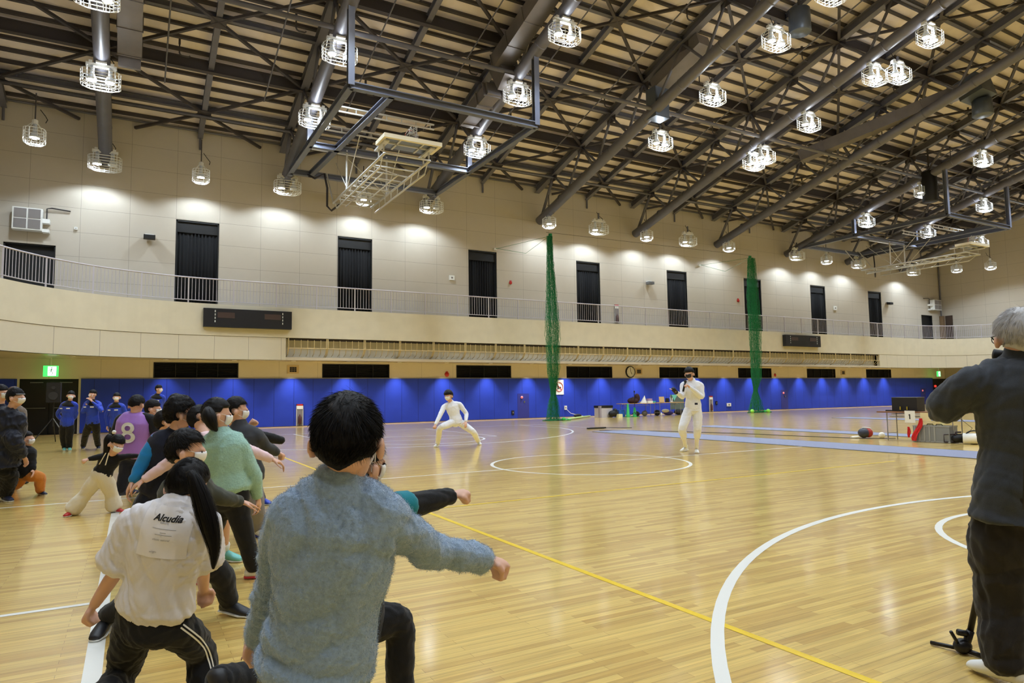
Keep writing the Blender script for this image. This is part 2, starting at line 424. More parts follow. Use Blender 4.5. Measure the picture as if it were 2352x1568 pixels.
def slab(name, z0, z1, m_):
    mb = MB(); vs = []; n = len(PATH)
    Q = [inward(PATH, i, .03) for i in range(n)]
    T = []
    for (x, y) in Q:
        if x < 5 and y < 25: T.append((XL, y))
        elif x > 50 and y < 26: T.append((XR, y))
        elif x < 5: T.append((min(x, XL+(y-25)*3), YW))
        elif x > 50: T.append((max(x, XR-(y-26)*3), YW))
        else: T.append((x, YW))
    for i in range(n):
        vs += [(Q[i][0], Q[i][1], z0), (T[i][0], T[i][1], z0), (Q[i][0], Q[i][1], z1), (T[i][0], T[i][1], z1)]
    fs = []
    for i in range(n-1):
        a = 4*i; b = a+4; fs += [(a, b, b+1, a+1), (a+2, a+3, b+3, b+2), (a, a+2, b+2, b)]
    mb.add(vs, fs); return struct(mb.build(name, m_))
slab('ceiling_soffit', ZF0+.0, ZF0+.12, M_SOFF); slab('floor_balcony', 4.88, ZB, mat('grey balcony floor', (150, 145, 138), .6))
# railing
rl = thing('balcony_railing', 'long pale metal railing with thin vertical bars along the balcony edge', 'railing', (0, 29.5, ZF2))
RP = [inward(PATH, i, .07) for i in range(len(PATH))]
MB().tube([(x, y, 6.10) for x, y in RP], .028, 8).build('handrail', M_RAIL, rl, True)
MB().tube([(x, y, 5.20) for x, y in RP], .018, 6).build('bottom_rail', M_RAIL, rl, True)
cum = [0]
for i in range(1, len(RP)): cum.append(cum[-1]+math.dist(RP[i], RP[i-1]))
def pt_at(s):
    for i in range(1, len(RP)):
        if cum[i] >= s:
            t = (s-cum[i-1])/(cum[i]-cum[i-1]); return (RP[i-1][0]+(RP[i][0]-RP[i-1][0])*t, RP[i-1][1]+(RP[i][1]-RP[i-1][1])*t)
    return RP[-1]
sb = 8.0; nb = 0; rest = MB(); posts = MB(); first = None
k = 0
while sb < cum[-1]-4:
    x, y = pt_at(sb)
    if k % 13 == 0:
        MB().bx((x-.025, y-.02, ZF2-.02), (x+.025, y+.02, 6.09)).build('post', M_RAIL, rl)
    elif nb < 98:
        if first is None:
            bmb = MB(); bmb.tube([(0, 0, 5.2), (0, 0, 6.09)], .011, 5, caps=False); first = bmb.build('baluster', M_RAIL, rl, org=V((0,0,0)))
            first.location = V((x, y, 0))-ORG[rl.name]
        else:
            c_ = first.copy(); COL.objects.link(c_); c_.location = V((x, y, 0))-ORG[rl.name]
        nb += 1
    else: rest.tube([(x, y, 5.2), (x, y, 6.09)], .011, 4, caps=False)
    sb += .13; k += 1
o = rest.build('balusters', M_RAIL, rl); o['kind'] = 'stuff'
# ball guards in the recess under the balcony front
M_BAR = mat('cream guard bars', (206, 184, 134), .5)
x = 5.72; i = 0; proto = None; BW = 1.667
while x+BW < 47.6:
    if proto is None:
        proto = thing('ball_guard', '', 'guard', (x, 29.4, 3.8), 'curved bar guards in the slot under the balcony front')
        f = MB()
        for xx in (x+.03, x+BW-.03): f.tube([(xx, 29.42, 3.78), (xx, 29.42, 3.36), (xx, 29.62, 3.12), (xx, 29.88, 3.02)], .02, 6)
        f.tube([(x, 29.42, 3.36), (x+BW, 29.42, 3.36)], .018, 6)
        f.build('frame', M_BAR, proto)
        g = MB()
        for q in range(1, 6):
            xx = x+BW*q/6
            g.tube([(xx, 29.44, 3.72), (xx, 29.44, 3.36), (xx+.02, 29.62, 3.14), (xx+.02, 29.88, 3.05)], .014, 5)
        g.build('bars', M_BAR, proto)
        MB().bx((x+.02, 29.5, 3.70), (x+BW-.02, 29.55, 3.795)).build('slot_cover', mat('dark brown slot', (40, 30, 24), .7), proto)
        cur = proto
    else:
        cur = copy_tree(proto); cur.location.x = x
    cur['label'] = 'cream curved bar guard under the balcony front, %s from the left' % ordn(i+1)
    x += BW; i += 1
# ================================================================ ROOF STEEL
TX = [-1.12+6.69*i for i in range(-0, 9)]
TX = [-1.12, 5.62, 12.32, 19.0, 25.65, 32.3, 38.95, 45.6, 52.3]
def ztube(y): return 10.72+SL*(30.2-y) if y >= RIDGE else 10.72+SL*(30.2-(2*RIDGE-y))
def zch(y): return zroof(y)-.36          # centre of the chords
YN = [28.9, 26.35, 23.95, 21.65, 19.25, 16.9, 14.55, 12.2, RIDGE]
for i, X in enumerate(TX):
    t = thing('roof_truss', 'sloping steel roof truss with thick round tube, %s from the left' % ORD[i], 'roof truss', (X, YW, 10.7), 'roof trusses')
    yb = YW-.02
    tb = MB(); tb.tube([(X, yb-.25, ztube(yb)), (X, 21.0, ztube(21)), (X, RIDGE, ztube(RIDGE)), (X, -1, ztube(-1)), (X, YB+.2, ztube(YB+.2))], .235, 20)
    for q in (28.2, 26.2, 24.0, 21.6, 19.4, 17.2, 15.0, 12.8): tb.tube([(X, q, ztube(q)), (X, q-.05, ztube(q-.05))], .243, 20)
    tb.build('bottom_tube', M_STEEL, t, True)
    MB().ibeam((X, yb, zch(yb)), (X, RIDGE, zch(RIDGE)), .30, .36).build('top_chord', M_STEEL, t)
    MB().ibeam((X, RIDGE, zch(RIDGE)), (X, YB, zch(YB)), .30, .36).build('top_chord', M_STEEL, t)
    def web(y0, y1, r=.06, full=True):
        MB().tube([(X, y0, zch(y0)-.15), (X, y1, ztube(y1)+.1)], r, 8).build('web_member', M_STEEL, t, True)
    web(28.9, 30.1, .08)
    for a, b in ((28.9, 27.6), (26.35, 27.6), (26.35, 25.1), (23.95, 25.1), (23.95, 22.8), (21.65, 22.8), (21.65, 20.95), (21.65, 21.0), (19.25, 20.95), (19.25, 18.1), (16.9, 18.1), (16.9, 15.7), (14.55, 15.7), (14.55, 13.4), (12.2, 13.4), (12.2, 11.2)):
        web(a, b, .06)
    # gusset plates where the webs meet the top chord
    for y in YN[:-1]:
        MB().box((X, y, zch(y)-.30), (.02, .6, .3)).build('gusset_plate', M_STEEL2, t)
# purlins: thin beams along the hall, the whole slope seen in the photograph
py_ = YW-.35; i = 0
first = None
while py_ > 10.5:
    i += 1
    if first is None:
        p_ = MB(); p_.box((0, 0, 0), (XR-XL, .015, .13)); p_.box((0, .04, .06), (XR-XL, .09, .012)); p_.box((0, .04, -.06), (XR-XL, .09, .012))
        first = p_.build('purlin', M_STEEL2, None, org=V((0,0,0))); o = first
    else:
        o = first.copy(); COL.objects.link(o)
    o.location = ((XL+XR)/2, py_, zroof(py_)-.075); o.rotation_euler = (-math.atan(SL), 0, 0)
    tag(o, 'thin dark purlin under the roof deck, %s from the far wall' % ordn(i), 'purlin', 'roof purlins')
    py_ -= .60
# deep and shallow cross beams between the chords
cb = [(28.9, .17, .20, 0), (26.35, .22, .42, 1), (23.95, .17, .20, 0), (21.65, .22, .42, 1), (19.25, .17, .20, 0), (16.9, .22, .42, 1), (14.55, .17, .20, 0), (12.2, .22, .42, 1)]
for i, (y, w_, h_, dp) in enumerate(cb):
    o = MB().ibeam((XL, y, zch(y)-(.03 if dp else -.06)), (XR, y, zch(y)-(.03 if dp else -.06)), w_, h_).build('cross_beam', M_STEEL2 if dp else M_STEEL, org=V((0, y, zch(y))))
    tag(o, ('deep' if dp else 'shallow')+' steel roof beam along the hall, %s from the far wall' % ORD[i], 'roof beam', 'cross beams under the roof')
o = MB().tube([(XL, YW-.12, 12.56), (XR, YW-.12, 12.56)], .05, 8).build('pipe', M_STEEL, org=V((0, YW-.1, 12.5)))
tag(o, 'long thin brown pipe along the top edge of the far wall', 'pipe')
# tie pipe joining the lower tubes
o = MB().tube([(XL, 21.0, ztube(21)+.02), (XR, 21.0, ztube(21)+.02)], .085, 10).build('tie_pipe', M_STEEL, smooth=True, org=V((0, 21, 13.2)))
tag(o, 'long steel pipe joining the thick lower tubes of all the trusses', 'tie pipe')
o = MB().tube([(XL, 28.9, zch(28.9)-.25), (XR, 28.9, zch(28.9)-.25)], .06, 10).build('tie_pipe', M_STEEL, smooth=True, org=V((0, 28.9, 12.5)))
tag(o, 'thin steel pipe under the roof close to the far wall', 'tie pipe')
# one rafter with its diagonal braces in each bay
BX = [XL]+TX+[XR]
BX = [-7.8]+TX+[59.0]
for i in range(len(BX)-1):
    xa, xb = BX[i], BX[i+1]; xm = (xa+xb)/2
    if xm < XL or xm > XR: continue
    t = thing('rafter', 'slim braced rafter %s' % ('left of the first roof truss' if i == 0 else 'right of the last roof truss' if i == 9 else 'between the %s and %s roof trusses' % (ORD[i-1], ORD[i])), 'rafter', (xm, YW, 12.3), 'braced rafters between the trusses')
    MB().ibeam((xm, YW-.02, zch(YW)+.02), (xm, RIDGE, zch(RIDGE)+.02), .20, .26).build('beam', M_STEEL, t)
    for k in range(0, 8, 2):
        yr = cb[k][0]; 
        for ydp in ([cb[k+1][0]]+([cb[k-1][0]] if k else [31.2])):
            for xe in (xa, xb):
                if xe < XL or xe > XR: continue
                p = V((xm, yr, zch(yr)-.12)); q = V((xe, ydp, zroof(ydp)-.48))
                if ydp > YW: q = p+(q-p)*((YW-.1-yr)/(ydp-yr))
                MB().beam(p, q, .11, .10).build('brace', M_STEEL2, t)
        MB().box((xm, yr, zch(yr)-.16), (.5, .5, .015), Matrix.Rotation(-math.atan(SL), 3, 'X')).build('joint_plate', M_STEEL2, t)
    MB().tube([(xm, YW-.1, zch(YW)-.1), (xm, YW-.1, zch(YW)-.6)], .05, 6).build('wall_bracket', M_STEEL, t)
    # thin conduits hung below the purlins
# conduits and hooks
k = 0
for i in range(len(TX)-1):
    for fx in (.28, .80):
        x = TX[i]+(TX[i+1]-TX[i])*fx; y0 = 27.3-.15*((i*7) % 3); y1 = 10.6
        o = MB().tube([(x, y0, zroof(y0)-.62), (x, y1, zroof(y1)-.62)], .028, 6).build('conduit', M_STEEL, org=V((x, y0, zroof(y0))))
        k += 1
        tag(o, 'thin pipe running up the roof slope %s of the %s roof truss' % ('just right' if fx < .5 else 'farther right', ORD[i]), 'conduit', 'thin pipes up the roof slope')
hook = MB(); hook.tube([(0,0,0), (0,0,-.5), (.03,0,-.57), (.1,0,-.6), (.3,0,-.6), (.34,0,-.55)], .028, 6); hook.box((0,0,-.1), (.07,.07,.2))
hk = None
for i in range(len(TX)-1):
    for j, (fx, y) in enumerate(((.30, 25.6), (.82, 23.2), (.30, 20.6), (.82, 18.0))):
        x = TX[i]+(TX[i+1]-TX[i])*fx+.25
        if hk is None: hk = hook.build('pipe_hook', M_STEEL2, org=V((0,0,0))); o = hk
        else: o = hk.copy(); COL.objects.link(o)
        o.location = (x, y, zroof(y)-.12)
        tag(o, 'small dark pipe hook, %s up the slope, right of the %s truss' % (('lowest', 'second', 'third', 'fourth')[j], ORD[i]), 'hook', 'pipe hooks under the roof')
# ---- ducts
M_DUCT = mat('grey galvanised duct', (118, 112, 110), .45, metal=.4, var=.08, bscale=2)
M_DUCT2 = mat('blue grey duct', (92, 100, 112), .4, metal=.4)
def sl(x, y, off): return V((x, y, ztube(y)+off))
def duct(label, x, ya, yb, off, w_, h_, loc=None, extra=None, m_=M_DUCT):
    t = thing('air_duct', label, 'duct', (x, ya, ztube(ya)+off))
    MB().beam(sl(x, ya, off), sl(x, yb, off), w_, h_).build('duct_run', m_, t)
    n = int(abs(yb-ya)/1.1)
    for q in range(n+1):
        y = ya+(yb-ya)*q/max(n, 1); MB().beam(sl(x, y-.02, off), sl(x, y+.02, off), w_+.05, h_+.05).build('flange', m_, t)
    if extra: extra(t)
    return t
def ex1(t):
    MB().beam(sl(12.0, 21.9, 1.0), sl(12.0, 21.2, -.25), .62, .7).build('elbow', M_DUCT, t)
    MB().beam(sl(11.75, 21.9, -.05), sl(11.55, 24.0, -.05), .6, .5).build('duct_run', M_DUCT, t)
    for y in (22.0, 22.6, 23.2, 23.8): MB().beam(sl(11.7, y, -.05), sl(11.7, y+.05, -.05), .72, .58).build('flange', M_DUCT, t)
duct('big square grey air duct stepping down the roof slope beside the third truss', 11.85, 21.6, 11, .75, .7, .6, extra=ex1)
def exL(t):
    MB().box(sl(-.35, 25.0, .55), (.66, .12, .8)).build('end_grille', M_DUCT, t)
duct('short square air duct at the top left beside the first truss', -.35, 24.9, 13, .75, .7, .6, extra=exL)
def exR(t):
    MB().box(sl(33.7, 15.6, .4), (1.3, 1.0, .9), Matrix.Rotation(-.26, 3, 'X')).build('plenum_box', M_DUCT2, t)
    c0 = sl(34.0, 15.5, -.1); tt = MB(); tt.lathe((c0.x, c0.y, c0.z-.75), [(.40, 0), (.42, .02), (.40, .75), (.36, .75), (.36, .04)], 20); tt.build('round_outlet', M_DUCT2, t, True)
t = thing('air_duct', 'long sloping grey duct ending in a box with a round outlet, upper right', 'duct', (30, 22, 13.2))
MB().beam(sl(29.9, 22.2, .45), sl(33.2, 15.9, .45), .6, .55).build('duct_run', M_DUCT, t); exR(t)
for q in range(7):
    p = sl(29.9, 22.2, .45).lerp(sl(33.2, 15.9, .45), q/6.5); r_ = sl(29.9, 22.2, .45).lerp(sl(33.2, 15.9, .45), q/6.5+.01)
    MB().beam(p, r_, .68, .62).build('flange', M_DUCT, t)
for lab, x, y, off, l_ in (('short round black duct outlet hanging near the top edge, right of the fourth truss', 21.5, 15.7, .9, .9),
                           ('round dark duct stub hanging in front of the seventh truss', 39.0, 20.7, .2, 1.7)):
    p = sl(x, y, off); t = thing('duct_outlet', lab, 'duct outlet', p)
    MB().lathe((p.x, p.y, p.z-l_), [(.38, 0), (.40, .03), (.38, l_), (.1, l_), (.1, l_-.1), (.34, .05)], 20).build('outlet', M_DUCT2 if off > .5 else M_BLACK, t, True)
    MB().tube([(p.x, p.y, p.z-.02), (p.x, p.y, zroof(y)-.2)], .05, 6).build('hanger', M_STEEL2, t)
p = sl(19.25, 21.1, .35); t = thing('air_duct', 'short blue-grey box duct hanging behind the fourth truss tube', 'duct', p)
MB().box(p, (.75, .6, 1.3)).build('box', M_DUCT2, t); MB().beam(p+V((0, 0, .8)), sl(19.4, 18.5, 1.3), .7, .5).build('duct_run', M_DUCT, t)

# ================================================================ LAMPS
M_GLOW = mat('lamp bulb glow', (250, 252, 255), .3, emit=26)
M_GLOW.cycles.emission_sampling = 'NONE'
M_BELL = mat('pale lamp bell', (215, 220, 226), .35)
M_CAGE = mat('white lamp cage', (235, 238, 240), .3, metal=.3)
def spot(parent, e, loc, ang=150, blend=.35, size=.14, col=(.74, .87, 1)):
    L = bpy.data.lights.new('lamp_light', 'SPOT'); L.energy = e; L.spot_size = math.radians(ang); L.spot_blend = blend
    L.shadow_soft_size = size; L.color = col
    o = bpy.data.objects.new('lamp_light', L); COL.objects.link(o); o.parent = parent; o.location = loc; return o
def cage(mb, hx, hy, z0, z1, n=16, rings=5, r=.009):
    def ring(z, k=1.0): 
        P = []
        for j in range(n):
            t = 2*math.pi*(j+.5)/n; c, s_ = math.cos(t), math.sin(t)
            P.append(V((hx*k*math.copysign(abs(c)**.62, c), hy*k*math.copysign(abs(s_)**.62, s_), z)))
        return P
    R = [ring(z0+(z1-z0)*q/(rings-1)) for q in range(rings)]; B = ring(z0-.07, .72)
    for P in R+[B]: mb.tube(P, r, 4, closed=True)
    for j in range(n): mb.tube([B[j], R[0][j], R[-1][j]], r, 4, caps=False)
    for q in range(-2, 3):
        x = hx*.72*q/2.6; mb.tube([(x, -hy*.7, z0-.07), (x, hy*.7, z0-.07)], r, 4, caps=False)
    mb.tube([(-hx*.72, 0, z0-.07), (hx*.72, 0, z0-.07)], r, 4, caps=False)
def bell(mb, x): mb.lathe((x, 0, 0), [(.155, .02), (.15, .06), (.11, .16), (.075, .22), (.065, .24), (.065, .50), (.02, .50), (.02, .24), (.13, .05)], 16)
def make_lamp(twin, energy, drop, lit2=True, cord=False):
    t = thing('ceiling_lamp', '', 'lamp', (0, 0, 0), 'caged bell lamps')
    xs = (-.25, .25) if twin else (0,)
    for i, x in enumerate(xs):
        b = MB(); bell(b, x); bo = b.build('lamp_bell', M_BELL, t, True)
        g = MB(); g.ball((x, 0, .035), (.15, .15, .055)); g.build('bulb', M_GLOW if (i == 0 or lit2) else M_BELL, bo, True)
    h = MB()
    if twin:
        h.box((0, 0, .53), (.86, .12, .10)); h.box((-.3, 0, .60), (.1, .14, .1)); h.box((.3, 0, .60), (.1, .14, .1)); h.box((0, 0, .60), (.3, .3, .06))
    else: h.lathe((0, 0, .5), [(.09, 0), (.09, .14), (.03, .18)], 10)
    h.build('mount', M_WHITE, t)
    c_ = MB(); hx, hy = (.56, .34) if twin else (.32, .32)
    cage(c_, hx, hy, -.12, .30, r=.011)
    for sx in (-1, 1):
        for sy in (-1, 1): c_.tube([(sx*hx*.7, sy*hy*.7, .30), (sx*(.38 if twin else .05), 0, .58)], .010, 4, caps=False)
    c_.build('cage', M_CAGE, t)
    s_ = MB(); s_.tube([(0, 0, .56), (0, 0, drop)], .022 if cord else .05, 6); s_.build('stem', M_STEEL2 if cord else M_STEEL, t)
    s_ = MB(); s_.tube([(.3, 0, .6), (.34, .1, .75), (.25, .3, .95), (.1, .3, 1.15)], .014, 5); s_.build('cable', M_BLACK, t)
    if twin and lit2:                       # light leaking up through the glass bells
        L = bpy.data.lights.new('bell_glow', 'POINT'); L.energy = LEAK_W; L.shadow_soft_size = .12; L.color = (.85, .93, 1)
        lo = bpy.data.objects.new('bell_glow', L); COL.objects.link(lo); lo.parent = t; lo.location = (0, 0, .34)
    for x in xs[:1] if not lit2 else (0,):
        spot(t, energy, (x, 0, -.03), ang=146 if energy < 700 else 140, blend=.35 if energy < 700 else 1.0)
    return t
def place(proto, used, loc, label, rz=0):
    o = proto if not used else copy_tree(proto)
    o.location = loc; o.rotation_euler.z = rz; o['label'] = label; return o
def drop_glow(o):
    if o is None or o is P2: return
    for ch in list(o.children):
        if ch.name.startswith('bell_glow'): bpy.data.objects.remove(ch)
P2 = make_lamp(True, LAMP_W, .86); used = False
RN = ['lowest', 'second', 'third', 'fourth', 'fifth', 'sixth', 'seventh', 'eighth', 'ninth']
rows_std = [24.5, 21.07, 17.9]; rows_mid = [21.8, 18.7, 15.6, 13.4]
for i, X in enumerate(TX):
    mid = i in (3, 4, 5)
    rows = (rows_mid if mid else rows_std)
    hid = [y for y in (14.2, 10.2, 5.6, 1.0, -5.0) if y < rows[-1]-2.4]
    for j, y in enumerate(rows+hid):
        dx = 1.0 if (i == 3 and j < 4) else .25 if (i == 4 and j < 4) else 0
        if i == 5 and j < len(rows): continue
        last = place(P2, used, (X+dx, y, ztube(y)-.235-.62), 'caged twin ceiling lamp on the %s truss from the left, %s up the slope' % (ORD[i], RN[j])); used = True; drop_glow(last if j >= len(rows) else None)
place(P2, True, (25.75, 21.03, ztube(21.03)-.85-.15), 'white wire-caged twin lamp hung right behind the lowest lamp of the fifth truss')
place(P2, True, (26.8, 15.15, ztube(15.15)-.88), 'white wire-caged twin lamp on a bracket beside the fifth truss, high up')
# along the far wall
P3 = make_lamp(True, WALL_LAMP_W, 1.0, lit2=False); P1 = make_lamp(False, WALL_LAMP_W, 1.6, cord=True)
WL = [(-3.12, 27.4, 1), (-1.12, 29.42, 2), (2.22, 29.4, 1), (5.62, 29.4, 2), (9.0, 29.5, 1), (12.3, 29.4, 2), (19.0, 29.4, 1), (22.25, 29.4, 2),
      (25.68, 29.4, 1), (28.9, 29.4, 2), (32.35, 29.4, 1), (38.8, 29.4, 2), (41.9, 29.4, 1), (45.5, 29.4, 2), (52.4, 29.4, 2), (54.2, 27.2, 1), (55.3, 25.4, 1)]
WL.insert(7, (15.7, 29.4, 0))
u1 = u3 = False; n_ = 0
for (x, y, k) in WL:
    if k == 0: continue
    n_ += 1
    lab = 'caged %s lamp before the far wall, %s in its row' % ('twin-bell' if k == 2 else 'single-bell', ordn(n_))
    if k == 2: place(P3, u3, (x, y, 10.2), lab); u3 = True
    else: place(P1, u1, (x, y, 10.2), lab); u1 = True
# ================================================================ HOOPS
M_HOOPW = mat('white hoop tubes', (205, 203, 198), .35, metal=.2)
M_BOARD = mat('smoky backboard glass', (120, 128, 150), .15, metal=.2)
M_PAD = mat('cream board padding', (226, 216, 190), .6)
M_NET = mat('white string', (220, 215, 205), .8)
M_RIM = mat('orange rim', (190, 80, 40), .4)
M_HOSE = mat('dark cable bundle', (45, 40, 42), .6)
def hoop(mir, frame_label, hoop_label):
    fx = (lambda x: 51.22-x) if mir else (lambda x: x)
    z = 10.82
    t = thing('hoop_frame', frame_label, 'hoop frame', (fx(8.97), 22.5, z), 'hoop frames')
    P = lambda x, y, zz=z: V((fx(x), y, zz))
    for a, b in ((P(5.62, 19.8), P(5.62, 29.2)), (P(12.32, 19.8), P(12.32, 29.9)), (P(6.95, 19.8), P(6.45, 28.9)), (P(5.62, 19.8), P(12.32, 19.8)), (P(5.62, 25.3), P(12.32, 25.3)), (P(5.62, 28.8), P(12.32, 28.8))):
        MB().ibeam(a, b, .20, .22, .03).build('channel', M_STEEL3, t)
    for x, y in ((5.62, 19.8), (12.32, 19.8), (5.62, 25.3), (12.32, 25.3)):
        MB().ibeam(P(x, y), P(x, y, ztube(y)+.05), .2, .2, .03, up=V((0, 1, 0))).build('post', M_STEEL3, t)
    for y in (22.2, 24.0, 26.2):
        m_ = MB(); m_.beam(P(5.9, y, z+.16), P(9.4, y, z+.16), .05, .05).beam(P(5.9, y, z+.34), P(9.4, y, z+.34), .05, .05)
        for q in range(6): m_.beam(P(6.5+q*.55, y, z+.16), P(6.5+q*.55, y, z+.34), .03, .03)
        m_.build('ladder_bar', M_HOOPW, t)
    h = thing('folding_hoop', hoop_label, 'basketball hoop', (fx(7.9), 21, 9.7), 'folding basketball hoops')
    zm = 9.25; r = .035
    m_ = MB()
    xs = (7.05, 8.65)
    for x in xs:
        m_.tube([P(x, 20.8, zm), P(x, 27.3, zm)], .045, 8); m_.tube([P(x+.05, 21.4, zm-.28), P(x+.05, 26.9, zm-.30)], r, 6)
        for q in range(9): m_.tube([P(x, 21+q*.75, zm), P(x+.05, 21.4+q*.7, zm-.28)], .018, 5)
    for x in (7.55, 8.1): m_.tube([P(x, 22.4, zm-.1), P(x, 27.2, zm-.1)], .025, 6)
    for q in range(11): m_.tube([P(7.05, 20.8+q*.65, zm), P(8.65, 20.8+q*.65, zm)], .03 if q < 3 else .022, 6)
    for q in range(5): m_.tube([P(7.05, 22.2+q*1.0, zm), P(8.65, 22.9+q*1.0, zm)], .016, 5)
    m_.build('mast', M_HOOPW, h, True)
    m_ = MB()
    for x in xs:
        m_.tube([P(x, 25.3, z), P(x, 25.3, zm)], .04, 8); m_.tube([P(x, 25.3, zm+.1), P(x, 26.9, z)], .018, 5); m_.tube([P(x, 23.6, z), P(x, 25.3, zm)], .018, 5)
        m_.tube([P(x, 28.4, z), P(x, 27.3, zm)], .03, 6)
    m_.tube([P(7.05, 25.3, z-.3), P(8.65, 25.3, zm)], .016, 5); m_.tube([P(8.65, 25.3, z-.3), P(7.05, 25.3, zm)], .016, 5)
    m_.build('hanger', M_HOOPW, h)
    for x in xs:
        m_ = MB(); m_.tube([P(x, 20.9, zm), P(x, 20.9, 9.64)], .03, 6); m_.tube([P(x, 21.4, zm), P(x, 21.4, 9.64)], .03, 6)
        m_.box(P(x, 21.1, 9.60), (.16, 1.1, .06)); m_.build('board_bracket', M_HOOPW, h)
    b = MB(); b.box(P(7.9, 20.9, 9.7), (1.85, 1.05, .04)); b.build('backboard', M_BOARD, h)
    b = MB(); b.box(P(7.9, 20.40, 9.7), (2.02, .12, .14)); b.box(P(6.94, 20.8, 9.7), (.11, .9, .13)); b.box(P(8.86, 20.8, 9.7), (.11, .9, .13)); b.build('edge_pad', M_PAD, h)
    b = MB()
    for x in (7.5, 8.3): b.box(P(x, 20.9, 9.66), (.06, 1.0, .04))
    b.box(P(7.9, 20.9, 9.66), (1.7, .06, .04)); b.build('board_stiffener', M_HOOPW, h)
    ring = [P(7.95, 21.1, 10.12)+V((0, .225*math.cos(2*math.pi*k/20), .225*math.sin(2*math.pi*k/20))) for k in range(20)]
    # the rim stands up from the folded board, seen edge-on above it
    ring = [P(8.0+.225*math.cos(2*math.pi*k/20), 20.85, 9.98+.225*math.sin(2*math.pi*k/20)) for k in range(20)]
    b = MB(); b.tube(ring, .012, 6, closed=True); b.box(P(8.0, 20.85, 9.76), (.16, .12, .1)); b.build('rim', M_RIM, h, True)
    b = MB(); rnd = random.Random(3)
    for k in range(20):
        p = ring[k]; q = P(8.0+rnd.uniform(-.16, .16), 20.6+rnd.uniform(-.15, .1), 9.98+rnd.uniform(-.1, .3)); b.tube([p, p.lerp(q, .5)+V((0, 0, .06)), q, ring[(k+7) % 20].lerp(q, .4)], .008, 4)
    b.build('net', M_NET, h)
    b = MB(); b.tube([P(6.3, 28.6, z-.1), P(6.5, 28.2, z-.35), P(6.75, 27.6, z-.3), P(6.85, 27.5, z-.9), P(6.85, 27.5, zm-.1), P(7.0, 27.4, zm-.3), P(7.3, 27.2, zm-.05)], .045, 7); b.build('cable_bundle', M_HOSE, h, True)
hoop(False, 'big rectangular grey steel frame hung from the second and third trusses', 'folded-up basketball hoop with cream-edged backboard hanging in the left frame')
hoop(True, 'far grey steel frame hung under the roof at the right', 'folded-up basketball hoop hanging in the far right frame')

# ================================================================ WALL FITTINGS
M_SIGNW = mat('white plastic', (232, 232, 228), .4)
M_RED = mat('red plastic', (190, 40, 34), .4)
M_GRILL = mat('grey speaker cloth', (128, 122, 120), .8)
def speaker(x0, x1, lab, side):
    t = thing('wall_speaker', lab, 'speaker', ((x0+x1)/2, YW, 7.6))
    y0 = YW-.42; zb, zt = 7.63, 8.46
    MB().bx((x0, y0, zb), (x1, YW-.08, zt)).build('cabinet', M_SIGNW, t)
    wx = (x1-x0-.15)/2; k = 0
    for i in range(2):
        for j in range(2):
            a = x0+.05+i*(wx+.05); b = zb+.05+j*.39
            MB().bx((a, y0-.015, b), (a+wx, y0, b+.35)).build('speaker_grille', M_GRILL, t)
    xs = x1 if side > 0 else x0-.22
    MB().bx((xs, YW-.3, zt-.5), (xs+.22, YW, zt-.34)).bx((xs, YW-.3, zb-.02), (xs+.22, YW, zb+.10)).build('bracket', M_SIGNW, t)
    xc = xs+.11
    MB().tube([(xc, YW-.1, zt-.35), (xc, YW-.1, zt+.1), (xc+side*.15, YW-.1, zt+.14), (xc+side*.75, YW-.06, zt+.1)], .025, 6).build('cable', M_HOSE, t)
speaker(-4.02, -3.10, 'large four-panel white loudspeaker box high on the far wall at the left edge', 1)
speaker(56.55, 57.6, 'four-panel white loudspeaker box high in the far right corner', -1)
for lab, x, zz in (('small dark wall floodlight on the upper wall left of the first tall window', .46, 7.82), ('small grey wall floodlight left of the fifth tall window', 26.75, 7.78), ('small dark wall floodlight right of the last tall window', 50.8, 7.87)):
    t = thing('wall_light', lab, 'wall light', (x, YW, zz))
    MB().box((x, YW-.22, zz-.02), (.42, .26, .16)).build('housing', M_BLACK if 'dark' in lab else M_GREYM, t)
    MB().box((x, YW-.1, zz+.09), (.3, .2, .05)).build('bracket', M_SIGNW, t)
for lab, x, zz, w_, h_ in (('small white square box on the upper wall left of the third tall window', 13.89, 7.16, .27, .24), ('small white box on the upper wall right of the seventh tall window', 44.33, 7.18, .3, .3), ('tiny white box on the upper wall below the speaker cable', -2.05, 7.92, .1, .1)):
    t = thing('wall_box', lab, 'wall box', (x, YW, zz)); MB().box((x, YW-.04, zz), (w_, .07, h_)).build('box', M_SIGNW, t)
    MB().box((x, YW-.08, zz), (w_*.35, .01, h_*.35)).build('sensor', M_GRILL, t)
for lab, x, zz, r in (('small red alarm bell right of the third tall window', 17.3, 7.15, .08), ('small red alarm bell left of the net-covered tall window', 34.37, 7.17, .10), ('red alarm bell under the balcony left of the third black vent', 13.6, 2.3, .11), ('small red alarm bell under the balcony right of the sixth black vent', 37.6, 2.3, .08)):
    t = thing('alarm_bell', lab, 'alarm bell', (x, YW, zz)); MB().lathe((x, YW, zz), [(r*1.1, 0), (r*1.1, .03), (r, .05), (r*.6, .09), (.01, .1)], 16, axis=(0, -1, 0)).build('bell', M_RED, t, True)
    MB().box((x, YW-.02, zz+r*1.1), (.1, .04, .06)).build('base', M_RED, t)
for lab, x in (('small grey-white air grille under the balcony at the left', 6.19), ('small air grille beside the wall clock', 25.85), ('small air grille at the right between two black vents', 44.9)):
    t = thing('air_grille', lab, 'air grille', (x, YW, 2.5)); f = MB(); f.bx((x-.25, YW-.03, 2.32), (x+.25, YW, 2.69)); f.build('frame', mat('tan grille frame', (205, 182, 140), .5), t)
    f = MB()
    for i in range(3):
        for j in range(3): f.box((x-.10+i*.1, YW-.035, 2.42+j*.075), (.085, .02, .06))
    f.build('slots', M_BLACK, t)
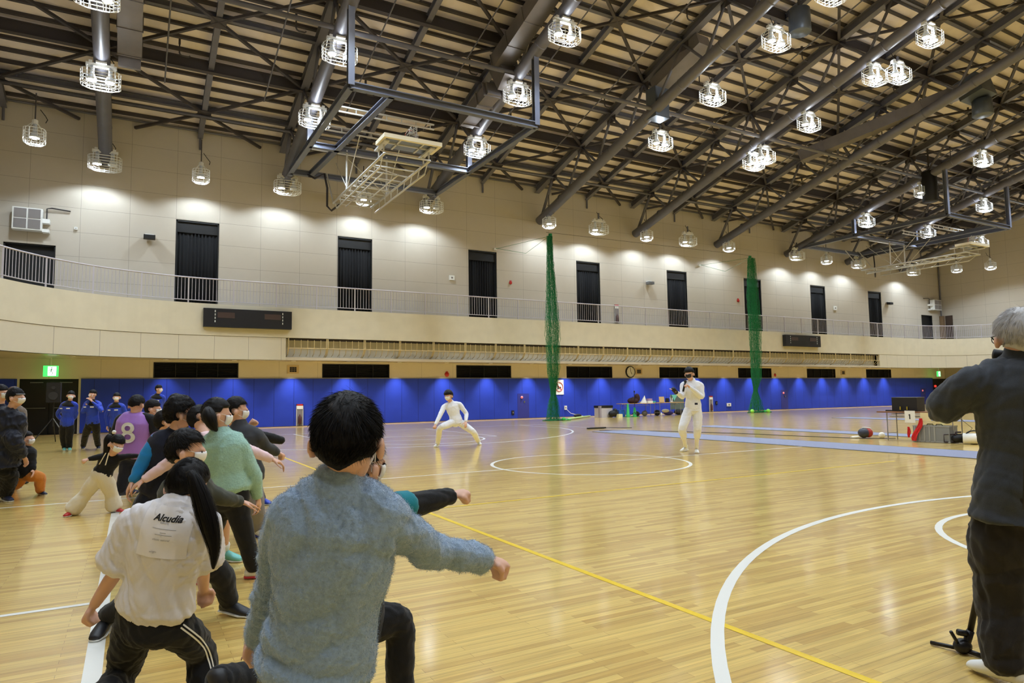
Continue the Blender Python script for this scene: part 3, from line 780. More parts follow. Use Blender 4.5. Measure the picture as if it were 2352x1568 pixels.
t = thing('wall_clock', 'round white wall clock with a black rim under the balcony', 'clock', (25.2, YW, 2.47))
MB().lathe((25.2, YW, 2.47), [(.34, 0), (.34, .06), (.29, .08), (.29, .05)], 28, axis=(0, -1, 0)).build('rim', M_BLACK, t, True)
MB().cyl((25.2, YW-.05, 2.47), (25.2, YW-.065, 2.47), .29, 28).build('dial', M_SIGNW, t)
f = MB()
for k in range(12):
    a = k*math.pi/6; f.box((25.2+.25*math.sin(a), YW-.07, 2.47+.25*math.cos(a)), (.012, .004, .05), Matrix.Rotation(a, 3, 'Y'))
f.build('hour_marks', M_BLACK, t)
MB().beam((25.2, YW-.08, 2.47), (25.17, YW-.08, 2.70), .02, .01, up=V((0, 1, 0))).build('minute_hand', M_BLACK, t)
MB().beam((25.2, YW-.085, 2.47), (25.28, YW-.085, 2.33), .025, .01, up=V((0, 1, 0))).build('hour_hand', M_BLACK, t)
# exit signs
M_EXG = mat('exit sign green', (60, 200, 90), .4, emit=1.6); M_EXW = mat('exit sign white', (225, 250, 235), .4, emit=2.2)
M_EXD = mat('exit sign dark green', (20, 120, 60), .4, emit=.4)
def exit_sign(x, y, z, w_, h_, lab):
    t = thing('exit_sign', lab, 'exit sign', (x, y, z)); MB().box((x, y, z), (w_, .08, h_)).build('case', M_EXG, t)
    MB().box((x+w_*.08, y-.043, z), (w_*.55, .006, h_*.86)).build('panel', M_EXW, t)
    MB().tube([(x, y, z+h_/2), (x, y, ZF0+.01)], .02, 6).build('hanger', M_WHITE, t)
    f = MB(); s = h_; yy = y-.05; X = x+w_*.06
    f.ball((X, yy, z+.30*s), (.05*s, .01, .05*s)); B = lambda a, b, k=.05: f.beam((X+a[0]*s, yy, z+a[1]*s), (X+b[0]*s, yy, z+b[1]*s), .008, k*s, up=V((0, 0, 1))) 
    def S(a, b, k=.045): f.tube([(X+a[0]*s, yy, z+a[1]*s), (X+b[0]*s, yy, z+b[1]*s)], k*s/2, 6)
    S((0, .22), (-.06, 0), .09); S((-.06, 0), (.08, -.16)); S((.08, -.16), (.03, -.34)); S((-.06, 0), (-.14, -.18)); S((-.14, -.18), (-.28, -.22)); S((0, .2), (.14, .08)); S((0, .2), (-.16, .12)); S((-.16, .12), (-.22, .0))
    f.build('running_figure', M_EXD, t)
exit_sign(-2.62, 30.0, 2.36, .47, .40, 'green and white lit exit sign with a running figure above the black double door')
exit_sign(56.1, 30.0, 2.42, .42, .42, 'small green lit exit sign in the far right corner')
# scoreboards
M_SB = mat('black scoreboard', (24, 26, 34), .35); M_SBW = mat('scoreboard window', (70, 56, 54), .3); M_TICK = mat('pale scoreboard ticks', (200, 205, 205), .5)
def scoreboard(x0, x1, z0, z1, lab):
    t = thing('scoreboard', lab, 'scoreboard', ((x0+x1)/2, 29.3, z0)); w_ = x1-x0
    MB().bx((x0, 29.16, z0), (x1, 29.42, z1)).build('case', M_SB, t)
    for a in (.15, .68): MB().bx((x0+w_*a, 29.145, z0+(z1-z0)*.5), (x0+w_*(a+.19), 29.16, z0+(z1-z0)*.80)).build('display', M_SBW, t)
    for a in (.12, .885):
        f = MB()
        for k in range(4): f.bx((x0+w_*a, 29.145, z0+(z1-z0)*(.25+k*.18)), (x0+w_*a+.035, 29.16, z0+(z1-z0)*(.25+k*.18+.11)))
        f.build('tick_lights', M_TICK, t)
scoreboard(2.41, 5.82, 4.13, 4.88, 'wide black scoreboard on the balcony front at the left')
scoreboard(37.0, 40.5, 4.16, 4.90, 'wide black scoreboard on the balcony front at the right')
# hydrant boxes, extinguisher panels, outlets, signs
def ext(x, z0, z1, lab, y=YW-.06):
    t = thing('extinguisher_panel', lab, 'extinguisher panel', (x, y, z0)); w_ = .30
    MB().bx((x-w_/2, y-.05, z0), (x+w_/2, y, z1)).build('panel', M_GRILL, t)
    MB().bx((x-w_/2, y-.06, z1-.07), (x+w_/2, y-.04, z1)).build('red_band', M_RED, t)
    MB().bx((x-w_/2+.01, y-.06, z1-.22), (x+w_/2-.01, y-.04, z1-.075)).build('white_band', M_SIGNW, t)
    MB().lathe((x, y-.09, z0+.08), [(.06, 0), (.075, .03), (.075, .3), (.03, .38), (.03, .42)], 12).build('extinguisher', mat('dark red extinguisher', (80, 45, 45), .4), t, True)
    MB().bx((x-w_/2, y-.06, z0), (x-w_/2+.02, y-.04, z1)).bx((x+w_/2-.02, y-.06, z0), (x+w_/2, y-.04, z1)).build('trim', M_SIGNW, t)
ext(6.48, .02, .97, 'red and white fire extinguisher panel on the blue padding at the left')
ext(31.5, .02, 1.0, 'red and white fire extinguisher panel right of the standing fencer')
ext(24.3, 5.3, 6.35, 'red and white fire extinguisher panel on the upper wall behind the railing', YW-.01)
for i, (x, lab) in enumerate(((17.85, 'round red fire hydrant lamp and switch in the blue padding left of the near net'), (38.3, 'round red fire hydrant lamp and switch right of the far net'), (54.75, 'round red fire hydrant lamp close to the far right end of the padding'))):
    t = thing('hydrant_lamp', lab, 'hydrant lamp', (x, YW-.05, 1.1)); MB().ball((x, YW-.08, 1.11), (.07, .05, .07)).build('lamp', mat('pink red lamp', (235, 120, 120), .3, emit=.5), t, True)
    MB().bx((x+.12, YW-.08, .82), (x+.20, YW-.05, .92)).build('switch', M_GREYM, t)
    MB().bx((x-.25, YW-.057, .02), (x+.45, YW-.05, 1.3)).build('door', mat('blue hydrant door', (42, 50, 140), .5), t)
t = thing('signal_lamp', 'red lamp and white box by the black door at the far right', 'signal lamp', (56.5, YW-.07, 1.4))
MB().ball((56.5, YW-.12, 1.45), .1).build('lamp', mat('red lamp', (220, 60, 50), .3, emit=.8), t, True); MB().bx((56.4, YW-.12, .9), (56.6, YW-.07, 1.3)).build('box', M_BLACK, t); MB().bx((56.42, YW-.13, .8), (56.58, YW-.07, .92)).build('switch', M_SIGNW, t)
for x, zz, w_, h_, m_, lab in ((17.3, .32, .14, .22, M_BLACK, 'small black socket low on the blue padding behind the lunging fencer'), (32.0, .55, .14, .22, M_BLACK, 'small black socket on the blue padding right of the extinguisher panel'), (33.08, .42, .36, .2, M_SIGNW, 'small pale socket plate on the blue padding right of the extinguisher panel'), (20.6, .5, .16, .22, M_SIGNW, 'white socket with a plugged cable left of the grey cabinet'), (-.6, .55, .1, .2, M_GREYM, 'small grey socket behind the tracksuit trio')):
    t = thing('wall_socket', lab, 'socket', (x, YW-.05, zz)); MB().box((x, YW-.075, zz), (w_, .05, h_)).build('plate', m_, t); MB().box((x, YW-.105, zz), (w_*.4, .012, h_*.4)).build('outlet', M_GRILL, t)
t = thing('notice_sign', 'white no-kicking sign with a red ring behind the near net', 'sign', (20.2, YW-.06, 1.6))
MB().bx((19.9, YW-.075, 1.22), (20.5, YW-.06, 2.02)).build('board', M_SIGNW, t)
ringp = [(20.2+.24*math.cos(a*math.pi/16), YW-.085, 1.64+.24*math.sin(a*math.pi/16)) for a in range(32)]
MB().tube(ringp, .017, 6, closed=True).tube([ringp[12], ringp[28]], .015, 6).build('red_ring', M_RED, t)
f = MB(); f.ball((20.12, YW-.08, 1.76), (.035, .01, .035)); f.tube([(20.12, YW-.08, 1.72), (20.13, YW-.08, 1.6)], .03, 6); f.tube([(20.13, YW-.08, 1.6), (20.07, YW-.08, 1.48)], .02, 6); f.tube([(20.13, YW-.08, 1.6), (20.2, YW-.08, 1.52)], .02, 6); f.ball((20.28, YW-.08, 1.6), (.05, .01, .05))
f.build('figure', M_BLACK, t)
# downlights with their light
M_DL = mat('downlight glow', (255, 250, 240), .3, emit=14); M_DL.cycles.emission_sampling = 'NONE'
DLX = [(-1.9, 28.9, 0), (1.15, 30.1, .25), (3.7, 30.1, .5)]+[(6.1+i*2.42, 30.1, 1) for i in range(19)]
proto = None
for i, (x, y, k) in enumerate(DLX):
    if proto is None:
        proto = thing('downlight', '', 'downlight', (x, y, ZF0), 'downlights under the balcony'); o = proto
        MB().cyl((x, y, ZF0-.012), (x, y, ZF0+.01), .075, 16).build('lens', M_DL, proto); r_ = MB(); r_.lathe((x, y, ZF0-.015), [(.075, 0), (.10, 0), (.10, .02), (.075, .02)], 16); r_.build('ring', M_WHITE, proto)
    else:
        o = copy_tree(proto); o.location = (x, y, ZF0)
    o['label'] = 'small round downlight under the balcony, %s from the left' % ordn(i+1)
    if k: spot(o, SOFFIT_W*k*3.2, (0, 0, -.03), ang=82, blend=.9, size=.03, col=(1, .95, .88))
    else: spot(o, SOFFIT_W, (0, 0, -.03), ang=82, blend=.9, size=.03)

# ================================================================ NETS
def netmat(name, rgb, per, th):
    m = mat(name, rgb, .7); nt = m.node_tree; b = nt.nodes['Principled BSDF']
    return m
M_GNET = mat('green net cord', (10, 118, 62), .7); M_GNET2 = mat('bright green net hem', (60, 190, 90), .7)
def hang_net(x, y, prof, nstr, lab, seed, hem):
    """gathered net: pleats of cord running down, zigzag so that they touch, tied in at the waist"""
    t = thing('divider_net', lab, 'net', (x, y, 0), 'gathered green divider nets')
    rnd = random.Random(seed); mb = MB(); zs = sorted(prof, reverse=True)
    def half(z):
        for (za, ha, ca), (zb, hb, cb_) in zip(zs, zs[1:]):
            if zb <= z <= za:
                q = (za-z)/(za-zb); return ha+(hb-ha)*q, ca+(cb_-ca)*q
        return zs[-1][1], zs[-1][2]
    N = 46
    for k in range(nstr):
        a = rnd.uniform(0, 2*math.pi); rr = math.sqrt(rnd.random()); pts = []
        for q in range(N+1):
            z = zs[0][0]+(zs[-1][0]-zs[0][0])*q/N; h_, c_ = half(z)
            jit = .12*math.sin(q*1.7+k)*h_*.5+rnd.uniform(-.12, .12)*h_
            pts.append((x+c_+math.cos(a)*rr*h_+jit, y+math.sin(a)*rr*h_*.7, z))
        mb.tube(pts, .0042, 3, caps=False)
    # mesh knots across
    for k in range(int(nstr*7)):
        z = rnd.uniform(zs[-1][0], zs[0][0]); h_, c_ = half(z); a = rnd.uniform(0, 6.28); b_ = a+rnd.uniform(.6, 1.6)
        mb.tube([(x+c_+math.cos(a)*h_*.8, y+math.sin(a)*h_*.5, z), (x+c_+math.cos(b_)*h_*.8, y+math.sin(b_)*h_*.5, z-rnd.uniform(.02, .22))], .004, 3, caps=False)
    mb.build('netting', M_GNET, t)
    m2 = MB()
    for k in range(10):
        a = rnd.uniform(-.5, .5); m2.tube([(x+a*hem-hem*.5*rnd.random(), y+rnd.uniform(-.3, .3), .02), (x+a*hem+hem*.3, y+rnd.uniform(-.3, .2), .03+rnd.random()*.05), (x+a*hem+hem*.7, y+rnd.uniform(-.3, .2), .02)], .02, 5)
    m2.build('hem', M_GNET, t)
    m2 = MB(); m2.tube([(x+hem*.5, y-.2, .03), (x+hem*.8, y-.25, .05), (x+hem*1.05, y-.2, .03)], .03, 6); m2.ball((x+hem*.55, y-.2, .08), (.1, .08, .07)); m2.build('rolled_hem', M_GNET2, t)
    m2 = MB(); m2.tube([(x, y, zs[0][0]), (x, y, zs[0][0]+.12)], .09, 8); m2.tube([(x-.02, y, zs[0][0]), (x-1.05, YW-.1, zs[0][0]+.0)], .008, 4); m2.tube([(x-.2, y, zs[0][0]-.1), (x-.5, y+1.5, zs[0][0]-.6), (x-1.05, YW-.1, zs[0][0]+.05)], .008, 4); m2.build('top_cord', M_GNET, t)
    m2 = MB(); m2.box((x-1.05, YW-.08, zs[0][0]), (.15, .15, .1)); m2.build('wall_hook', M_SIGNW, t)
hang_net(17.4, 26.85, [(8.85, .16, -.05), (7.5, .20, -.04), (6.0, .30, 0), (4.5, .42, .02), (2.4, .36, .02), (1.25, .13, 0), (.9, .28, 0), (.03, .42, -.05)], 150, 'gathered green net hanging from the roof, the nearer of the two', 4, .8)
hang_net(32.0, 27.5, [(9.2, .27, .12), (7.0, .42, .1), (5.0, .44, .18), (2.0, .36, .12), (1.3, .12, 0), (.9, .30, 0), (.03, .60, 0)], 150, 'gathered green net hanging from the roof, the farther of the two', 5, .9)
o = MB().tube([(17.0, 26.6, 8.95), (32, 27.5, 9.35)], .008, 4).build('net_wire', M_BLACK, org=V((24, 27, 9)))
tag(o, 'thin wire strung along the far wall between the green nets', 'wire')
for x, y, lab in ((31.3, 27.2, 'lime green ball left of the far net'), (32.3, 26.9, 'lime green ball right of the far net')):
    o = MB().ball((x, y, .11), .11).build('ball', mat('lime green', (150, 235, 90), .5), smooth=True, org=V((x, y, 0))); tag(o, lab, 'ball')

# ================================================================ FENCING STRIPS AND CABLES
M_PISTE = mat('silver blue fencing strip', (124, 128, 152), .55, metal=0, var=.04, bscale=20)
def strip(x0, x1, y0, y1, lab):
    t = thing('fencing_strip', lab, 'fencing strip', ((x0+x1)/2, y0, 0), 'fencing strips')
    MB().bx((x0, y0, .0), (x1, y1, .012)).build('mat', M_PISTE, t)
    MB().bx((x0-.02, y0, .0), (x0, y1, .013)).bx((x1, y0, 0), (x1+.02, y1, .013)).build('edging', M_GREYM, t)
strip(13.32, 14.8, 4.5, 18.2, 'long silver-blue fencing strip behind the standing fencer, nearest of the three')
strip(18.05, 19.1, 4.5, 18.4, 'long silver-blue fencing strip behind the right table, middle of the three')
strip(27.6, 28.9, 6, 19.5, 'pale fencing strip at the back right, farthest of the three')
o = MB().tube([(13.9, 18.6, .01), (15.2, 16.8, .01), (16.0, 14.2, .01), (16.2, 12.6, .01), (16.6, 10.8, .01), (17.1, 10.3, .02)], .008, 5).build('floor_cable', M_BLACK, org=V((15, 15, 0)))
tag(o, 'thin black cable lying on the floor between the fencing strips', 'cable')
t = thing('cable_reel', 'flat dark connector box on the floor left of the standing fencer', 'connector box', (14.9, 19.9, 0))
MB().bx((14.2, 19.6, 0), (14.95, 19.75, .05)).build('box', M_BLACK, t); MB().tube([(14.95, 19.7, .02), (15.8, 19.2, .01)], .01, 5).build('lead', M_BLACK, t)

# ================================================================ TABLES AND KIT
M_TOP = mat('pale wood table top', (190, 150, 95), .5); M_TOPB = mat('brown table top', (128, 84, 50), .5)
M_LEG = mat('chrome table legs', (165, 162, 160), .3, metal=.7); M_PAPER = mat('white paper', (235, 233, 226), .7)
M_GCONE = mat('green plastic', (30, 160, 70), .5); M_CARD = mat('tan cardboard', (205, 172, 120), .8)
M_DARKRED = mat('dark red bag cloth', (48, 14, 18), .8); M_BLUEB = mat('blue plastic', (40, 96, 190), .5)
def table(x0, y0, x1, y1, wd, zt, lab, m_, shelf=True):
    a = V((x0, y0, 0)); b = V((x1, y1, 0)); d = (b-a).normalized(); n = V((-d.y, d.x, 0))
    t = thing('folding_table', lab, 'table', (a+b)/2)
    Z = V((0, 0, zt)); MB().beam(a+Z-V((0, 0, .015)), b+Z-V((0, 0, .015)), wd, .03).build('table_top', m_, t)
    for e, s_ in ((a+d*.22, 1), (b-d*.22, -1)):
        for k in (-1, 1):
            MB().tube([e+n*k*(wd/2-.06)+Z*.96, e+n*k*(wd/2-.06)], .014, 6).build('leg', M_LEG, t)
        MB().tube([e+n*(wd/2-.06)+V((0, 0, .18)), e-n*(wd/2-.06)+V((0, 0, .18))], .01, 5).tube([e+n*0+V((0, 0, zt*.9)), e+d*s_*.35+V((0, 0, zt-.05))], .009, 5).build('cross_bar', M_LEG, t)
    if shelf: MB().beam(a+d*.25+V((0, 0, zt-.13)), b-d*.25+V((0, 0, zt-.13)), wd*.6, .012).build('shelf', M_LEG, t)
    return a, b, d, n
a, b, d, n = table(16.80, 10.42, 16.98, 8.50, .60, .72, 'brown folding table with a black case on it at the right', M_TOPB)
# black case
rz = math.atan2(b.y-a.y, b.x-a.x)
Rz = Matrix.Rotation(rz, 3, 'Z')
def bxr(c, dims, R=Rz): return MB().box(c, dims, R)
t = thing('equipment_case', 'black hard case with brass clips on the right table', 'case', (16.95, 9.75, .72))
cc = V((16.98, 9.86, .72)); f = MB(); f.box(cc+V((0, 0, .17)), (.60, .40, .34), Rz); f.build('body', mat('black case shell', (22, 18, 17), .5), t)
MB().box(cc+V((0, 0, .345)), (.61, .41, .012), Rz).build('lid_edge', M_GREYM, t)
for k in (-.08, .08):
    p = cc+d*k-n*.24 if (n.x < 0) else cc+d*k+n*.24
    pp = cc+d*k+(V((-n.x, -n.y, 0)) if n.x > 0 else V((n.x, n.y, 0)))*.24
    MB().box(pp+V((0, 0, .08)), (.02, .02, .08), Rz).build('clip', mat('brass', (215, 190, 60), .3, metal=.6), t)
side = (V((-n.x, -n.y, 0)) if n.x > 0 else V((n.x, n.y, 0)))
o = MB().box(a.lerp(b, .10)+V((0, 0, .735)), (.22, .04, .03), Rz).build('black_tool', M_BLACK, org=a.lerp(b, .1)+V((0, 0, .72))); tag(o, 'small flat black tool on the left end of the right table', 'tool')
# number sheet with digit
pc = a.lerp(b, .42)+side*.33
t = thing('number_sheet', 'white paper sheet numbered 1 taped to the front edge of the right table', 'paper sheet', pc+V((0, 0, .45)))
MB().box(pc+V((0, 0, .60)), (.24, .006, .29), Rz).build('sheet', M_PAPER, t)
q0 = pc+side*.008
MB().box(q0+V((0, 0, .60)), (.022, .004, .12), Rz).build('digit', M_BLACK, t)
MB().box(q0+V((0, 0, .645))+d*(-.016), (.03, .004, .014), Rz @ Matrix.Rotation(-.7, 3, 'Y')).build('digit_flag', M_BLACK, t)
o = MB().box(a.lerp(b, .60)+side*.31+V((0, 0, .60)), (.24, .006, .2), Rz).build('paper_sheet', mat('cream paper', (225, 210, 160), .7), org=a.lerp(b, .60)+side*.31+V((0, 0, .5))); tag(o, 'cream paper hanging behind the number sheet under the right table', 'paper')
# red cloth
rc = MB(); base = a.lerp(b, .50)+side*.42
def drape(P0, wds):
    vs = []; n_ = len(P0)
    for i_, (p_, w_) in enumerate(zip(P0, wds)):
        for k_ in range(5):
            t_ = k_/4-.5; vs.append(p_+d*w_*t_+side*(.012*math.sin(k_*2.1+i_*.9)))
    vs += [v_-side*.006 for v_ in vs]; N_ = n_*5; fs = []
    for i_ in range(n_-1):
        for k_ in range(4):
            q_ = i_*5+k_; fs += [(q_, q_+1, q_+6, q_+5), (N_+q_, N_+q_+5, N_+q_+6, N_+q_+1)]
    rc.add(vs, fs)
drape([base+d*(.13-.17*t+.03*math.sin(t*6))+V((0, 0, .57-.54*t)) for t in [k/9 for k in range(10)]], [.07, .08, .09, .11, .12, .13, .13, .13, .12, .09])
drape([base+d*(-.16+.01*math.sin(t*5))+V((0, 0, .36-.26*t)) for t in [k/5 for k in range(6)]], [.05, .06, .07, .07, .06, .04])
o = rc.build('red_cloth', mat('red cloth', (200, 28, 34), .8), org=base); tag(o, 'red cloth hanging over the grey case under the right table', 'cloth')
# grey aluminium case
gc = a.lerp(b, .66)+side*.14
t = thing('metal_case', 'grey ribbed metal case standing under the right table', 'case', gc)
M_ALU = mat('dull aluminium', (138, 142, 146), .45, metal=.35)
MB().box(gc+V((0, 0, .20)), (.80, .42, .36), Rz).build('body', M_ALU, t)
f = MB()
for k in range(5): f.box(gc+d*(-.36+k*.11)+V((0, 0, .20)), (.03, .44, .38), Rz)
f.box(gc+V((0, 0, .385)), (.82, .44, .02), Rz); f.box(gc+V((0, 0, .02)), (.82, .44, .03), Rz); f.build('ribs', mat('pale aluminium ribs', (165, 168, 170), .4, metal=.4), t)
for k in (-.1, .1): MB().tube([gc+d*(k-.07)+V((0, 0, .39)), gc+d*(k-.06)+V((0, 0, .425)), gc+d*(k+.06)+V((0, 0, .425)), gc+d*(k+.07)+V((0, 0, .39))], .01, 6).build('handle', M_BLACK, t)
# fencing mask
mp = V((16.93, 11.05, 0)); t = thing('fencing_mask', 'red and black fencing mask lying on the floor left of the right table', 'fencing mask', mp)
MB().ball(mp+V((0, 0, .13)), (.15, .14, .13)).build('mesh_face', mat('dark mask mesh', (45, 48, 62), .5), t, True)
MB().ball(mp+V((.10, -.06, .13)), (.11, .12, .12)).build('bib', mat('red mask bib', (160, 45, 30), .7), t, True)
f = MB(); f.tube([mp+V((-.05, .0, .27)), mp+V((.06, -.05, .27)), mp+V((.15, -.09, .25)), mp+V((.2, -.1, .18))], .015, 6); f.build('trim', M_PAPER, t, True)
o = MB().tube([mp+V((-.36, .12, .02)), mp+V((-.15, .05, .03))], .035, 6).build('white_glove', M_PAPER, org=mp+V((-.25, .1, 0))); tag(o, 'white glove lying left of the fencing mask', 'glove')
o = MB().ball(V((17.08, 10.65, .08)), (.08, .08, .08)).build('cloth_bundle', M_PAPER, smooth=True, org=V((17.08, 10.65, 0))); tag(o, 'small pale bundle between the fencing mask and the right table', 'bundle')
# black machine and white drum at the right
bp2 = V((16.75, 8.62, 0)); t = thing('cable_spool', 'black fencing cable spool on the floor below the right end of the table', 'cable spool', bp2)
MB().ball(bp2+V((0, 0, .12)), (.14, .12, .10)).build('drum', M_BLACK, t, True)
f = MB(); f.tube([bp2+V((-.2, .2, .02)), bp2+V((-.2, .2, .2)), bp2+V((.1, -.15, .22)), bp2+V((.2, -.3, .1))], .012, 5); f.tube([bp2+V((-.2, .2, .03)), bp2+V((.22, -.25, .03))], .015, 5); f.tube([bp2+V((-.1, .0, .2)), bp2+V((-.05, .0, .26)), bp2+V((.05, -.05, .26))], .02, 5); f.build('stand', mat('dark metal', (50, 34, 36), .4, metal=.4), t)
o = MB().tube([bp2+V((.1, -.1, .12)), bp2+V((.25, -.2, .35)), bp2+V((0.1, .1, .68))], .006, 4).build('hanging_cable', M_BLACK, org=bp2); tag(o, 'thin cable hanging from the right table to the spool', 'cable')
wd_ = V((16.72, 8.22, 0)); t = thing('white_drum', 'white roll with a black hoop beside the photographer', 'roll', wd_)
MB().tube([wd_+V((-.1, .22, .13)), wd_+V((.08, -.2, .13))], .12, 16).build('roll', M_PAPER, t, True)
rp_ = [wd_+V((-.02, .02, .0))+V((.30*0+.03*math.cos(k*.4), .0, 0))+V((math.cos(k*2*math.pi/16)*.07, -math.cos(k*2*math.pi/16)*.15, .16+.15*math.sin(k*2*math.pi/16))) for k in range(16)]
MB().tube(rp_, .016, 6, closed=True).build('hoop', M_BLACK, t, True)

# ---- back tables with kit
a, b, d, n = table(22.5, 28.35, 24.45, 28.0, .6, .70, 'left folding table by the blue padding crowded with bags and boxes', M_TOP)
a2, b2, d2, n2 = table(24.55, 27.95, 26.35, 27.75, .6, .72, 'right folding table by the blue padding with a tan laptop on it', M_TOP)
t = thing('sports_bag', 'black and dark red bag on the left back table', 'bag', (23.3, 28.2, .7)); f = MB(); f.ball((23.35, 28.2, .84), (.36, .2, .18)); f.ball((23.62, 28.2, .98), (.16, .16, .24)); f.build('bag_body', M_DARKRED, t, True); MB().tube([(23.1, 28.1, .9), (23.2, 28.05, 1.05), (23.4, 28.05, .98)], .015, 5).build('strap', M_BLACK, t)
t = thing('paper_bag', 'white pointed paper bag on the left back table', 'paper bag', (24.0, 28.1, .7)); MB().add([(23.82, 28.0, .7), (24.12, 28.0, .7), (24.12, 28.2, .7), (23.82, 28.2, .7), (24.06, 28.1, 1.12), (24.10, 28.1, 1.0)], [(3,2,1,0), (0,1,4), (1,5,4), (1,2,5), (2,4,5), (2,3,4), (3,0,4)]).build('bag', M_PAPER, t); MB().bx((23.7, 27.98, .7), (24.0, 28.1, .78)).build('flap', M_PAPER, t)
t = thing('carton_box', 'white and pink carton on the left back table beside the paper bag', 'carton', (24.35, 28.05, .7)); MB().bx((24.18, 27.95, .7), (24.50, 28.15, .82)).build('lower_tray', M_PAPER, t); MB().bx((24.20, 27.97, .83), (24.48, 28.13, .94)).build('lid', mat('mauve card', (170, 140, 170), .7), t)
o = MB().bx((24.5, 28.0, .72), (24.75, 28.1, .80)).build('teal_box', mat('teal plastic', (80, 190, 170), .5), org=V((24.6, 28.05, .7))); tag(o, 'small teal box between the cartons and the laptop', 'box')
t = thing('laptop', 'tan-backed open laptop on the right back table', 'laptop', (25.0, 27.9, .72)); MB().bx((24.85, 27.85, .72), (25.2, 28.1, .74)).build('keyboard', M_GREYM, t); MB().box((25.02, 27.83, .88), (.36, .015, .30), Matrix.Rotation(-.12, 3, 'X')).build('screen', M_CARD, t)
t = thing('dark_monitor', 'small dark device right of the laptop', 'device', (25.5, 27.9, .72)); MB().box((25.48, 27.9, .84), (.22, .05, .2)).build('screen', M_BLACK, t); MB().box((25.48, 27.9, .73), (.18, .14, .02)).build('foot', M_BLACK, t)
o = MB().tube([(25.75, 27.9, .74), (25.68, 27.9, .98)], .02, 5).tube([(25.82, 27.9, .74), (25.86, 27.9, .96)], .02, 5).box((25.78, 27.9, .74), (.16, .1, .03)).build('paper_stand', M_PAPER, org=V((25.78, 27.9, .72))); tag(o, 'small white forked stand on the right end of the right back table', 'stand')
t = thing('whiteboard', 'grey-green board on legs behind the standing fencer', 'board', (26.7, 28.6, 0)); MB().bx((26.35, 28.58, .30), (27.35, 28.62, 1.12)).build('panel', mat('grey green board', (98, 112, 108), .5), t); MB().tube([(26.35, 28.6, 0), (26.35, 28.6, 1.14)], .018, 6).tube([(27.35, 28.6, 0), (27.35, 28.6, 1.14)], .018, 6).build('legs', M_LEG, t)
MB().add([(26.40, 28.55, 1.12), (26.85, 28.55, 1.12), (26.6, 28.55, .78), (26.40, 28.565, 1.12), (26.85, 28.565, 1.12), (26.6, 28.565, .78)], [(0,2,1), (3,4,5), (0,1,4,3), (1,2,5,4), (2,0,3,5)]).build('draped_cloth', mat('aqua cloth', (120, 205, 190), .8), t)
t = thing('floor_cabinet', 'white and grey cabinet with a black top left of the back tables', 'cabinet', (21.45, 28.45, 0)); MB().bx((21.15, 28.2, 0), (21.95, 28.7, .50)).build('body', mat('pale grey cabinet', (196, 190, 196), .5), t); MB().bx((21.13, 28.18, .50), (21.97, 28.72, .62)).build('top_tray', M_BLACK, t); MB().bx((21.1, 28.15, 0), (21.2, 28.3, .6)).build('side_panel', mat('mauve grey panel', (160, 150, 160), .5), t)
o = MB().ball((21.9, 28.05, .2), (.32, .16, .17)).ball((22.0, 28.05, .34), (.12, .12, .12)).build('black_bag', M_BLACK, smooth=True, org=V((21.9, 28.05, 0))); tag(o, 'slumped black bag in front of the pale cabinet', 'bag')
o = MB().bx((22.0, 27.75, 0), (22.25, 27.95, .17)).build('cream_box', mat('cream box', (228, 222, 176), .7), org=V((22.1, 27.85, 0))); tag(o, 'small cream box on the floor beside the black bag', 'box')
t = thing('blue_crate', 'blue plastic crate right of the black bag', 'crate', (22.5, 28.3, 0)); MB().bx((22.30, 28.1, 0), (22.72, 28.5, .36)).build('crate_body', M_BLUEB, t); MB().bx((22.28, 28.08, .34), (22.74, 28.52, .38)).build('crate_rim', M_BLUEB, t)
for x, lab in ((22.65, 'green board standing at the left end of the back tables'), (23.1, 'green cone under the left back table')):
    t = thing('green_cone', lab, 'cone', (x, 27.85, 0)); MB().lathe((x, 27.8, 0), [(.13, 0), (.13, .03), (.10, .03), (.05, .68 if x < 23 else .48), (.03, .69 if x < 23 else .49)], 12).build('cone', M_GCONE, t, True); MB().box((x, 27.8, .012), (.3, .3, .024)).build('base', M_GCONE, t)
t = thing('microphone_stand', 'thin black microphone stand in front of the left back table', 'microphone stand', (22.95, 27.6, 0))
MB().tube([(22.95, 27.6, 0.1), (22.95, 27.6, 1.30)], .015, 6).build('pole', M_BLACK, t)
for k in range(3):
    an = k*2.1+.3; MB().tube([(22.95, 27.6, .25), (22.95+.4*math.cos(an), 27.6+.3*math.sin(an), .01)], .012, 5).build('leg', M_BLACK, t)
MB().ball((22.95, 27.6, 1.32), (.035, .035, .06)).build('microphone', M_BLACK, t, True)
for x, y, z0, sz, m_, lab in ((23.7, 28.4, .13, (.22, .16, .14), M_BLACK, 'dark bag under the left back table'), (24.2, 28.3, .15, (.18, .12, .15), M_GREYM, 'grey appliance under the left back table'), (25.0, 28.2, .16, (.2, .15, .16), M_BLACK, 'dark bag under the laptop'), (25.6, 28.2, .25, (.26, .12, .10), M_PAPER, 'white crumpled cloth under the right back table'), (25.9, 28.3, .13, (.35, .15, .13), mat('violet blue bag', (70, 62, 150), .7), 'violet-blue bag under the right end of the right back table'), (26.6, 28.2, .17, (.35, .15, .17), M_BLACK, 'large black bag beside the grey-green board'), (24.85, 27.7, .09, (.05, .05, .1), M_SIGNW, 'small bottle on the floor before the right back table')):
    o = MB().ball((x, y, z0), sz).build('bag' if 'bag' in lab else 'bottle' if 'bottle' in lab else 'cloth' if 'cloth' in lab else 'appliance', m_, smooth=True, org=V((x, y, 0))); tag(o, lab, 'bag' if 'bag' in lab else 'bottle' if 'bottle' in lab else 'cloth' if 'cloth' in lab else 'appliance', 'kit under the back tables')
